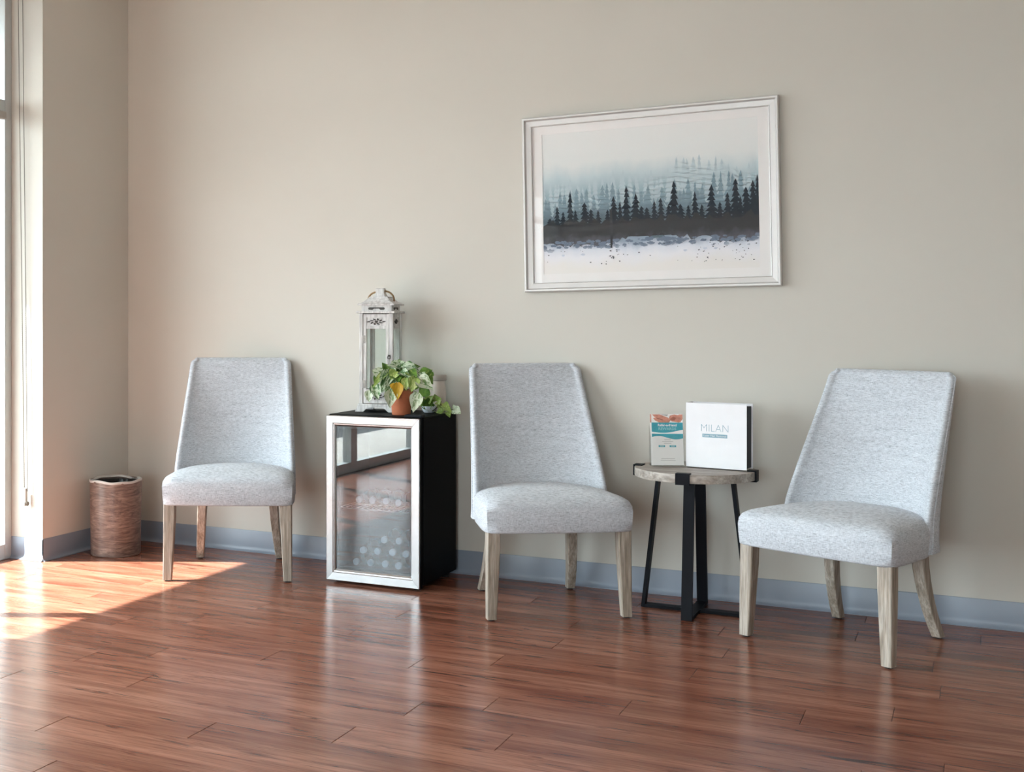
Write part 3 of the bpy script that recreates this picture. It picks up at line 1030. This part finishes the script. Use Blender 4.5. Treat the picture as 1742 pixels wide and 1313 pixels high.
bw_ = thing('bowl_plant', 'small green trailing plant in a low white bowl beside the terracotta pot', 'plant', (-2.226, 5.238, ZT))
MB().lathe([(0.020, 0.0), (0.024, 0.002), (0.031, 0.014), (0.0335, 0.030), (0.0318, 0.030), (0.029, 0.020)], 28).build('bowl', M['bowl'], bw_, smooth=True)
MB().lathe([(0.029, 0.022), (0.015, 0.027)], 16).build('soil', M['soil'], bw_, smooth=True)
BL = [
    (1100, 880, 1010, 850, 110, 'g'), (1100, 870, 1040, 760, 110, 'g'), (1110, 870, 1120, 750, 120, 'g'), (1110, 880, 1200, 780, 110, 'g'),
    (1120, 890, 1225, 860, 100, 'g'), (1090, 890, 1060, 910, 110, 'g'), (1120, 890, 1170, 910, 110, 'l'), (1080, 830, 1000, 880, 90, 'l'),
    (1120, 820, 1180, 720, 100, 'l'), (1060, 720, 1110, 640, 90, 'g'), (1230, 800, 1215, 700, 100, 'l'), (1250, 800, 1320, 760, 100, 'l'),
    (1260, 820, 1290, 870, 80, 'l'), (1290, 850, 1350, 960, 100, 'l'), (1330, 870, 1440, 900, 100, 'l'), (1350, 900, 1470, 970, 90, 'l'),
    (1400, 960, 1440, 1045, 70, 'l'), (1330, 930, 1240, 980, 70, 'l'), (1500, 930, 1600, 985, 110, 'p'),
    (1480, 920, 1560, 890, 70, 'p'),
]
for i, (bx, by_, tx, ty, wd_, kind) in enumerate(BL):
    yy = 5.225 + 0.012 * math.sin(i * 2.1)
    add_leaf(bw_, px(bx, by_, yy), px(tx, ty, yy - 0.012), wd_ * 0.00042, kind, (0.4, -0.75, 0.5 + 0.3 * math.sin(i)))
vp = [px(1110, 900, 5.23), px(1180, 950, 5.222), px(1240, 905, 5.225), px(1290, 850, 5.228), px(1400, 930, 5.225), px(1490, 930, 5.222)]
MB().tube([p - bw_.location for p in vp], 0.0018, 6).build('vine', M['dstem'], bw_, smooth=True)
vp = [px(1160, 930, 5.226), px(1225, 965, 5.214), px(1330, 970, 5.208), px(1430, 965, 5.205)]
MB().tube([p - bw_.location for p in vp], 0.0013, 6).build('vine', M['stem'], bw_, smooth=True)

jr = thing('lidded_jar', 'cream lidded jar half hidden behind the plants on the fridge', 'jar', (-2.213, 5.314, ZT))
MB().lathe([(0.028, 0.0), (0.033, 0.004), (0.0375, 0.03), (0.0380, 0.085), (0.0370, 0.108), (0.034, 0.128), (0.033, 0.142)], 32).build('jar_body', M['jar'], jr, smooth=True)
MB().lathe([(0.036, 0.142), (0.039, 0.144), (0.040, 0.164), (0.037, 0.169), (0.012, 0.172)], 32).build('lid', M['jarlid'], jr, smooth=True)

# ------------------------------------------------------------------ round side table
TX, TY, TZ = -1.020, 5.130, 0.580
tb = thing('side_table', 'round grey wood side table with crossed black metal legs', 'table', (TX, TY, 0))
RT = 0.236
# three planks form the round top
cuts = [-RT, -0.062, 0.075, RT]


def disc_slice(ya, yb2):
    pts = []
    N = 26
    lo, hi = math.asin(max(-1, ya / RT)), math.asin(min(1, yb2 / RT))
    for k in range(N + 1):
        a = lo + (hi - lo) * k / N
        pts.append((RT * math.cos(a), RT * math.sin(a)))
    for k in range(N + 1):
        a = hi + (lo - hi) * k / N
        pts.append((-RT * math.cos(a), RT * math.sin(a)))
    res = []
    for p in pts:
        if not res or (abs(p[0] - res[-1][0]) + abs(p[1] - res[-1][1])) > 1e-5:
            res.append(p)
    if abs(res[0][0] - res[-1][0]) + abs(res[0][1] - res[-1][1]) < 1e-5:
        res.pop()
    return res


for k in range(3):
    ol = disc_slice(cuts[k] + (0.0006 if k else 0), cuts[k + 1] - (0.0006 if k < 2 else 0))
    cxm = sum(p[0] for p in ol) / len(ol)
    cym = sum(p[1] for p in ol) / len(ol)
    sc = lambda q: [(cxm + (x - cxm) * q, cym + (y - cym) * q) for x, y in ol]
    MB().loft([[(x, y, z) for x, y in sc(q)] for q, z in ((0.992, TZ - 0.034), (1, TZ - 0.032), (1, TZ - 0.002), (0.992, TZ))]).build('tabletop_board', M['tabletop'], tb, smooth=True, angle=30)


def flat_leg(p0, p1, wdir, width, thick):
    p0, p1, wd2 = Vector(p0), Vector(p1), Vector(wdir)
    td = (p1 - p0).cross(wd2).normalized()
    rings = [[p + sx * wd2 * width / 2 + sy * td * thick / 2 for sx, sy in sq] for p in (p0, p1)]
    return MB().loft(rings)


ztop = TZ - 0.034
for nm, a, b, wd2 in (('leg', (0, -0.105, ztop), (0, -0.160, 0.001), (1, 0, 0)), ('leg', (0, 0.105, ztop), (0, 0.155, 0.001), (1, 0, 0)),
                      ('leg', (-0.146, 0.012, ztop), (-0.208, 0.012, 0.001), (0, 1, 0)), ('leg', (0.146, 0.012, ztop), (0.208, 0.012, 0.001), (0, 1, 0))):
    flat_leg(a, b, wd2, 0.042, 0.014).build(nm, M['black'], tb)
MB().box(-0.021, 0.021, -0.152, 0.148, 0.001, 0.014).build('floor_bar', M['black'], tb)
MB().box(-0.202, 0.202, -0.009, 0.033, 0.001, 0.0132).build('floor_bar', M['black'], tb)
for ang in (0, PI / 2, PI, -PI / 2):
    m = MB()
    m.box(-0.027, 0.027, -RT - 0.006, -RT + 0.002, TZ - 0.040, TZ + 0.004)
    m.box(-0.027, 0.027, -RT - 0.001, -RT + 0.030, TZ, TZ + 0.004)
    m.box(-0.027, 0.027, -RT - 0.001, -0.06, TZ - 0.040, TZ - 0.034)
    m.xf(Matrix.Rotation(ang, 4, 'Z')).build('edge_clip', M['black'], tb)

# ------------------------------------------------------------------ binder
bn = thing('ring_binder', 'white ring binder with blue lettering standing on the side table', 'binder', (-0.934, 5.116, TZ + 0.0045), R(-8.1))
HW, HH, TH = 0.1205, 0.2585, 0.075
MB().box(-HW, HW, 0, 0.003, 0, HH, 0.001).build('front_cover', M['white'], bn)
MB().box(-HW, HW + 0.002, TH - 0.003, TH, 0, HH, 0.001).build('back_cover', M['white'], bn)
MB().box(-HW - 0.003, -HW, 0.0, TH, 0, HH, 0.001).build('spine', M['white'], bn)
MB().box(-HW + 0.004, HW - 0.004, 0.0045, TH - 0.0045, 0.006, HH - 0.010).build('pages', M['pages'], bn)
FR = (PI / 2, 0, 0)
text('lettering', 'MILAN', 0.043, M['blue'], bn, (-0.006, -0.0006, 0.158), FR, 0.92, -0.0011)
MB().box(-0.056, 0.044, -0.0005, 0.0004, 0.122, 0.136).build('colour_bar', M['blue'], bn)
text('lettering', 'Laser Hair Removal', 0.0118, M['white'], bn, (-0.006, -0.0009, 0.129), FR, 0.98)

# ------------------------------------------------------------------ brochure holder
bh = thing('brochure_holder', 'clear acrylic holder on the left of the side table', 'holder', (-1.120, 5.106, TZ + 0.0045), R(24.5))
tilt = R(-8)
BW = 0.068
ac = MB().box(-BW, BW, 0.024, 0.0265, 0.002, 0.170).xf(Matrix.Rotation(tilt, 4, 'X')).build('back_plate', M['acrylic'], bh)
MB().box(-BW, BW, -0.006, -0.004, 0.002, 0.120).xf(Matrix.Rotation(tilt, 4, 'X')).build('front_plate', M['acrylic'], bh)
for sx in (-1, 1):
    MB().loft([[(sx * BW, -0.006, 0.002), (sx * BW, 0.026, 0.002), (sx * BW, 0.026, 0.165), (sx * BW, -0.006, 0.120)],
               [(sx * (BW + 0.002), -0.006, 0.002), (sx * (BW + 0.002), 0.026, 0.002), (sx * (BW + 0.002), 0.026, 0.165), (sx * (BW + 0.002), -0.006, 0.120)]]
              ).xf(Matrix.Rotation(tilt, 4, 'X')).build('side_plate', M['acrylic'], bh)
MB().box(-BW, BW, -0.006, 0.055, 0.0, 0.002).build('foot_plate', M['acrylic'], bh)
for k, (y0, dx, hgt) in enumerate(((0.0015, 0.0, 0.206), (0.0075, -0.004, 0.207), (0.0135, -0.002, 0.2075))):
    b = thing('brochure', ('foremost referral brochure with teal bands in the acrylic holder', 'middle brochure in the acrylic holder, edge showing at the left',
                           'rearmost brochure in the acrylic holder')[k], 'brochure', bh.location, bh.rotation_euler.z, 'brochures in the acrylic holder')
    MT = Matrix.Rotation(tilt, 4, 'X') @ Matrix.Translation((dx, y0, 0.004))
    hw2 = 0.0625
    MB().box(-hw2, hw2, 0, 0.0012, 0, hgt).xf(MT).build('sheet', M['paper'], b)
    if k:
        MB().box(-hw2, hw2, -0.0004, 0, 0.172, hgt - 0.001).xf(MT).build('photo_print', M['skin'], b)
        continue
    p = lambda pts, name, mat, d=0.0004: MB().prism(pts, -d, 0).xf(MT).build(name, M[mat], b)
    # clasped hands photograph along the top
    p([(-hw2, 0.172), (hw2, 0.172), (hw2, 0.205), (-hw2, 0.205)], 'photo_print', 'paper', 0.0003)
    p([(-0.060, 0.205), (-0.030, 0.205), (0.004, 0.192), (0.014, 0.180), (0.008, 0.172), (-0.018, 0.172), (-0.030, 0.182), (-0.052, 0.196)], 'photo_print', 'skin', 0.0005)
    p([(-0.056, 0.190), (-0.040, 0.193), (-0.012, 0.180), (-0.006, 0.172), (-0.032, 0.172), (-0.048, 0.180)], 'photo_print', 'skin', 0.0006)
    p([(-0.044, 0.192), (-0.016, 0.184), (-0.018, 0.181), (-0.040, 0.188)], 'photo_print', 'skin2', 0.0008)
    p([(0.006, 0.186), (0.012, 0.200), (0.030, 0.205), (0.044, 0.202), (0.050, 0.205), (hw2, 0.205), (hw2, 0.186), (0.054, 0.174), (0.046, 0.172), (0.020, 0.176)], 'photo_print', 'skin', 0.0005)
    p([(0.010, 0.186), (0.026, 0.196), (0.036, 0.190), (0.030, 0.182), (0.020, 0.180)], 'photo_print', 'skin2', 0.0008)
    p([(-0.028, 0.205), (0.000, 0.197), (0.006, 0.205)], 'photo_print', 'ink', 0.0005)
    # teal header with a wavy lower edge, then a second band
    wav = lambda f, n_=14: [(-hw2 + 2 * hw2 * i / n_, f(i / n_)) for i in range(n_ + 1)]
    p([(hw2, 0.172), (-hw2, 0.172)] + wav(lambda t: 0.1345 - 0.006 * math.sin(PI * (t * 1.25)) + 0.004 * t), 'header_band', 'teal')
    top = wav(lambda t: 0.1265)
    p(list(reversed(top)) + wav(lambda t: 0.112 + 0.006 * math.sin(2 * PI * t * 0.95 + 0.2) - 0.003 * t), 'wave_band', 'teal')
    for (xx, zz, ww) in ((0.0, 0.1020, 0.026), (0.0, 0.0950, 0.044), (0.0, 0.0880, 0.030), (0.0, 0.026, 0.054), (0.0, 0.020, 0.060)):
        MB().box(xx - ww / 2, xx + ww / 2, -0.0004, 0, zz - 0.0009, zz + 0.0009).xf(MT).build('fine_print', M['ink'], b)
    for xx in (-0.0235, 0.0205):
        MB().box(xx - 0.0130, xx + 0.0130, -0.0004, 0, 0.0725, 0.0800).xf(MT).build('button_print', M['teal'], b)
        MB().box(xx - 0.0080, xx + 0.0080, -0.0006, 0, 0.0755, 0.0770).xf(MT).build('fine_print', M['paper'], b)
    for body_, zz, sz, mm, off in (('Refer-a-friend', 0.1610, 0.0135, 'white', 0.0004), ('REWARDS', 0.1460, 0.0155, 'teal2', 0.0003)):
        o = text('lettering', body_, sz, M[mm], b, (0, 0, 0), (0, 0, 0), 1.0, off)
        o.matrix_local = MT @ Matrix.Translation((0.0, -0.0009, zz)) @ Matrix.Rotation(PI / 2, 4, 'X')

# ------------------------------------------------------------------ bin
bi = thing('waste_bin', 'round wood-look waste bin in the corner left of the first chair', 'bin', (-3.842, 5.040, 0))
MB().lathe([(0.120, 0.0), (0.124, 0.004), (0.129, 0.366), (0.129, 0.372), (0.1255, 0.372), (0.1245, 0.10), (0.119, 0.012)], 48).build('shell', M['can'], bi, smooth=True, angle=35)
MB().lathe([(0.1215, 0.02), (0.1235, 0.36)], 40, cap=False).build('inner_wall', M['inside'], bi, smooth=True)
MB().lathe([(0.120, 0.014), (0.06, 0.016)], 32).build('bin_floor', M['inside'], bi)
rg = []
N = 64
for rr, zz in ((0.1305, 0.3635), (0.1315, 0.368), (0.1318, 0.3735), (0.130, 0.3760), (0.1255, 0.375), (0.122, 0.366)):
    ring = []
    for k in range(N):
        a = 2 * PI * k / N
        wob = 0.0016 * math.sin(5 * a + 1) + 0.0012 * math.sin(11 * a)
        dz = 0.0035 * math.sin(3 * a + 0.7) + 0.0020 * math.sin(7 * a)
        if zz < 0.36:
            dz *= 1.6
        ring.append(((rr + wob) * math.cos(a), (rr + wob) * math.sin(a), zz + dz))
    rg.append(ring)
bag = MB().loft(rg, cap=False).build('bag_rim', M['bagrim'], bi, smooth=True, angle=80)
rg = []
for rr, zz in ((0.121, 0.366), (0.112, 0.345), (0.114, 0.29), (0.104, 0.22)):
    rg.append([((rr + 0.004 * math.sin(6 * a + zz * 30)) * math.cos(a), (rr + 0.004 * math.sin(6 * a + zz * 30)) * math.sin(a), zz) for a in [2 * PI * k / 48 for k in range(48)]])
MB().loft(rg, cap=False).build('bag_lining', M['liner_bag'], bag, smooth=True, angle=80)

# ------------------------------------------------------------------ blind chain on the pier
bc = thing('blind_chain', 'long beaded roller blind chain with tensioner beside the window', 'chain', (-4.118, 4.69, 0.255))
for xa, xb in ((-4.168, -4.128), (-4.139, -4.108)):
    pts = [Vector((xb + (xa - xb) * t - (-4.118), 0.001 * math.sin(6 * t), 0.085 + (2.86 - 0.34) * t)) for t in [k / 10 for k in range(11)]]
    MB().tube(pts, 0.0021, 6).build('strand', M['chain'], bc, smooth=True)
    bd_ = MB()
    for k in range(90):
        t = k / 260
        p = Vector((xb + (xa - xb) * t + 4.118, 0, 0.085 + 2.52 * t))
        bmesh.ops.create_icosphere(bd_.b, subdivisions=1, radius=0.0031, matrix=Matrix.Translation(p))
    tag(bd_.build('beads', M['chain'], bc, smooth=True), kind='stuff')
MB().box(-0.014, 0.006, -0.008, 0.008, 0.012, 0.098, 0.004).build('tensioner', M['bracket'], bc)
MB().lathe([(0.010, -0.007), (0.012, -0.005), (0.008, 0.0), (0.012, 0.005), (0.010, 0.007)], 16).xf(Matrix.Translation((0.006, 0, 0.022)) @ Matrix.Rotation(PI / 2, 4, 'Y')).build('pulley', M['chain'], bc, smooth=True)
MB().box(-0.018, 0.018, 0.0085, 0.0195, -0.004, 0.090, 0.003).build('mount_plate', M['acrylic'], bc)

# ------------------------------------------------------------------ framed picture
PWD, PHT = 1.096, 0.781
pc = thing('framed_picture', 'large silver framed watercolour of a misty pine forest hanging on the wall', 'picture', (-1.275, YB - 0.002, 1.697))
pc.rotation_euler = (R(0), R(-1.0), 0)


def frame_rail(a, b, c, d):
    def L(q, r, t):
        return (q[0] + (r[0] - q[0]) * t, q[1] + (r[1] - q[1]) * t)
    prof = [(0.0, 0.0), (0.0, -0.024), (0.10, -0.030), (0.26, -0.030), (0.34, -0.022), (0.40, -0.017), (0.90, -0.014), (0.95, -0.016), (1.0, -0.015), (1.0, -0.004)]
    m = MB()
    m.loft([[(L(a, d, t)[0], y, L(a, d, t)[1]) for t, y in prof], [(L(b, c, t)[0], y, L(b, c, t)[1]) for t, y in prof]])
    return m


fw = 0.041
OO = [(-PWD / 2, -PHT / 2), (PWD / 2, -PHT / 2), (PWD / 2, PHT / 2), (-PWD / 2, PHT / 2)]
II = [(-PWD / 2 + fw, -PHT / 2 + fw), (PWD / 2 - fw, -PHT / 2 + fw), (PWD / 2 - fw, PHT / 2 - fw), (-PWD / 2 + fw, PHT / 2 - fw)]
for k in range(4):
    j = (k + 1) % 4
    frame_rail(OO[k], OO[j], II[j], II[k]).build('frame_rail', M['silver'], pc)
AW, AH = 0.462, 0.312  # half size of the print
mt = MB()
mx, mz = PWD / 2 - fw + 0.002, PHT / 2 - fw + 0.002
mt.box(-mx, mx, -0.0055, -0.0015, -mz, -AH).box(-mx, mx, -0.0055, -0.0015, AH, mz)
mt.box(-mx, -AW, -0.0055, -0.0015, -AH, AH).box(AW, mx, -0.0055, -0.0015, -AH, AH)
mt.build('mat_board', M['mat'], pc)
MB().box(-mx, mx, -0.0105, -0.0095, -mz, mz).build('glass_pane', M['artglass'], pc)


def mk_print():
    n = NT('watercolour_wash')
    tc = n.n('ShaderNodeTexCoord')
    sep = n.n('ShaderNodeSeparateXYZ')
    n.l(tc.outputs['Object'], sep.inputs[0])
    mr = n.n('ShaderNodeMapRange')
    mr.inputs['From Min'].default_value = -AH
    mr.inputs['From Max'].default_value = AH
    n.l(sep.outputs['Z'], mr.inputs['Value'])
    nz = n.noise(n.coords((7, 1, 4)), 1.2, 5, 0.6)
    ad = n.n('ShaderNodeMath', operation='MULTIPLY_ADD')
    ad.inputs[1].default_value = 0.16
    n.l(nz, ad.inputs[0])
    n.l(mr.outputs[0], ad.inputs[2])
    sb_ = n.n('ShaderNodeMath', operation='SUBTRACT')
    sb_.inputs[1].default_value = 0.08
    n.l(ad.outputs[0], sb_.inputs[0])
    c = n.ramp(sb_.outputs[0], [(0.04, (0.82, 0.81, 0.79)), (0.11, (0.82, 0.835, 0.88)), (0.165, (0.70, 0.75, 0.83)), (0.225, (0.33, 0.41, 0.51)), (0.42, (0.16, 0.22, 0.28)),
                                (0.56, (0.33, 0.46, 0.52)), (0.68, (0.54, 0.65, 0.69)), (0.78, (0.76, 0.80, 0.80)), (1.0, (0.80, 0.82, 0.815))])
    return n.base(c, 0.8, 0, 0.2)


def mk_layer(name, topc, botc, zlo, zhi, var=0.25):
    n = NT(name)
    tc = n.n('ShaderNodeTexCoord')
    sep = n.n('ShaderNodeSeparateXYZ')
    n.l(tc.outputs['Object'], sep.inputs[0])
    mr = n.n('ShaderNodeMapRange')
    mr.inputs['From Min'].default_value = zlo
    mr.inputs['From Max'].default_value = zhi
    n.l(sep.outputs['Z'], mr.inputs['Value'])
    nz = n.noise(n.coords((9, 1, 9)), 2.2, 5, 0.65)
    ad = n.n('ShaderNodeMath', operation='MULTIPLY_ADD')
    ad.inputs[1].default_value = var * 2
    n.l(nz, ad.inputs[0])
    n.l(mr.outputs[0], ad.inputs[2])
    sb_ = n.n('ShaderNodeMath', operation='SUBTRACT')
    sb_.inputs[1].default_value = var
    n.l(ad.outputs[0], sb_.inputs[0])
    return n.base(n.ramp(sb_.outputs[0], [(0.05, botc), (0.6, topc)]), 0.8, 0, 0.2)


art = MB().box(-AW, AW, -0.003, -0.002, -AH, AH).build('art_print', mk_print(), pc)
ra = random.Random(21)


def UV(u, v):  # u from left, v from top
    return (-AW + 2 * AW * u, AH - 2 * AH * v)


def spruce(m, u, vtop, vbot, wid, y, tiers=8, sparse=1.0):
    x, zt = UV(u, vtop)
    _, zb = UV(u, vbot)
    Hh = zt - zb
    Lp, Rp = [], []
    for k in range(1, tiers + 1):
        t = k / tiers
        w_ = wid * (0.10 + 0.90 * t ** 0.8)
        for side, lst in ((-1, Lp), (1, Rp)):
            ww = w_ * ra.uniform(0.7, 1.15)
            tip_z = zt - Hh * (t ** 1.0) * 0.97 - ra.uniform(0, 0.25) * Hh / tiers
            xt = min(max(x + side * ww, -AW), AW)
            xi = min(max(x + side * ww * ra.uniform(0.30, 0.5) * sparse, -AW), AW)
            lst.append((xt, tip_z))
            lst.append((xi, tip_z + 0.10 * Hh / tiers))
    xc = min(max(x, -AW + 0.001), AW - 0.001)
    pts = [(xc, zt)] + Rp[:-1] + [(Rp[-1][0], zb), (Lp[-1][0], zb)] + list(reversed(Lp[:-1]))
    # simple non-crossing strip: triangulate tier by tier
    A = [(xc, zt)] + Rp
    B = [(xc, zt)] + Lp
    for k in range(len(A) - 1):
        q = [A[k], A[k + 1], B[k + 1], B[k]]
        if k == 0:
            q = [A[0], A[1], B[1]]
        m.poly([(a, y, b) for a, b in q])


far = MB()
for k in range(46):
    u = (k + ra.random()) / 46
    hump = 0.32 - 0.07 * math.exp(-((u - 0.72) / 0.16) ** 2) - 0.03 * math.exp(-((u - 0.37) / 0.06) ** 2)
    vt = hump + ra.uniform(-0.04, 0.08)
    spruce(far, u, vt, vt + 0.24, ra.uniform(0.014, 0.026), -0.0031 - 1.5e-5 * k, 7)
far.build('distant_trees', mk_layer('mist_ink', (0.50, 0.61, 0.655), (0.37, 0.49, 0.545), -0.06, 0.12), art)
midt = MB()
for k in range(44):
    u = (k + ra.random()) / 44
    vt = 0.41 + ra.uniform(-0.07, 0.09)
    spruce(midt, u, vt, vt + 0.28, ra.uniform(0.020, 0.034), -0.0040 - 1.5e-5 * k, 8)
midt.build('middle_trees', mk_layer('slate_ink', (0.235, 0.34, 0.40), (0.13, 0.185, 0.22), -0.08, 0.05), art)
near = MB()
NEAR = [(0.035, .60), (0.07, .52), (0.10, .56), (0.135, .42), (0.16, .55), (0.205, .50), (0.235, .55), (0.27, .56), (0.315, .56), (0.345, .47), (0.375, .51), (0.405, .40),
        (0.45, .46), (0.475, .55), (0.50, .56), (0.535, .52), (0.565, .50), (0.60, .55), (0.625, .39), (0.655, .55), (0.69, .56), (0.72, .47), (0.75, .56), (0.795, .43),
        (0.83, .55), (0.865, .49), (0.90, .40), (0.92, .52), (0.945, .46), (0.975, .42), (0.995, .38)]
for k, (u, v) in enumerate(NEAR):
    spruce(near, u, v, 0.76, ra.uniform(0.028, 0.046), -0.0049 - 1.5e-5 * k, 9, 0.8)
near.build('near_trees', mk_layer('black_ink', (0.022, 0.034, 0.048), (0.050, 0.050, 0.056), -0.18, 0.0, 0.3), art)
# dark undergrowth with a ragged lower edge
und = MB()
prev = None
for k in range(61):
    u = k / 60
    top = 0.64 + ra.uniform(-0.03, 0.03)
    bot = 0.775 + 0.03 * math.sin(u * 9) + ra.uniform(-0.02, 0.025)
    a, b = UV(u, top), UV(u, bot)
    if prev:
        und.poly([(prev[0][0], -0.0056, prev[0][1]), (a[0], -0.0056, a[1]), (b[0], -0.0056, b[1]), (prev[1][0], -0.0056, prev[1][1])])
    prev = (a, b)
und.build('undergrowth', mk_layer('undergrowth_ink', (0.042, 0.046, 0.052), (0.115, 0.120, 0.145), -0.19, -0.11, 0.55), art)


def blob(m, u, v, r, y, asp=1.0, n_=11):
    x, z = UV(u, v)
    pts = []
    for k in range(n_):
        a = 2 * PI * k / n_
        q = r * ra.uniform(0.65, 1.2)
        pts.append((min(max(x + q * asp * math.cos(a), -AW), AW), y, max(z + q * math.sin(a), -AH)))
    m.poly(pts)


sn = MB()
for k in range(130):
    blob(sn, ra.random(), min(0.87, 0.775 + abs(ra.gauss(0, 0.035))), ra.uniform(0.003, 0.009), -0.0058 - 8e-6 * k, 1.9)
sn.build('snow_shadow', mk_layer('snow_blue_ink', (0.17, 0.22, 0.30), (0.62, 0.68, 0.78), -0.235, -0.165, 0.45), art)
sp = MB()
for k in range(90):
    u = ra.choice((ra.random(), ra.uniform(0.72, 1.0), ra.gauss(0.33, 0.04)))
    blob(sp, min(max(u, 0.01), 0.99), ra.uniform(0.80, 0.95), ra.uniform(0.0009, 0.0028), -0.0072, 1.5, 7)
x, z = UV(0.33, 0.5)
sp.poly([(x - 0.004, -0.0072, UV(0, .56)[1]), (x + 0.006, -0.0072, UV(0, .56)[1]), (x + 0.010, -0.0072, UV(0, .70)[1]), (x + 0.005, -0.0072, UV(0, .83)[1]), (x - 0.002, -0.0072, UV(0, .83)[1])])
for k in range(34):  # bare twigs
    u0 = ra.choice((ra.uniform(0.02, 0.16), ra.uniform(0.68, 0.98)))
    v0 = ra.uniform(0.76, 0.82)
    x0_, z0_2 = UV(u0, v0)
    dx, dz = ra.uniform(-0.03, 0.03), ra.uniform(0.02, 0.07)
    x1_ = min(max(x0_ + dx, -AW), AW)
    sp.poly([(x0_ - 0.0005, -0.0072, z0_2), (x0_ + 0.0005, -0.0072, z0_2), (x1_, -0.0072, z0_2 + dz)])
sp.build('ink_speckles', plain('speckle_ink', (0.035, 0.040, 0.050), 0.8), art)
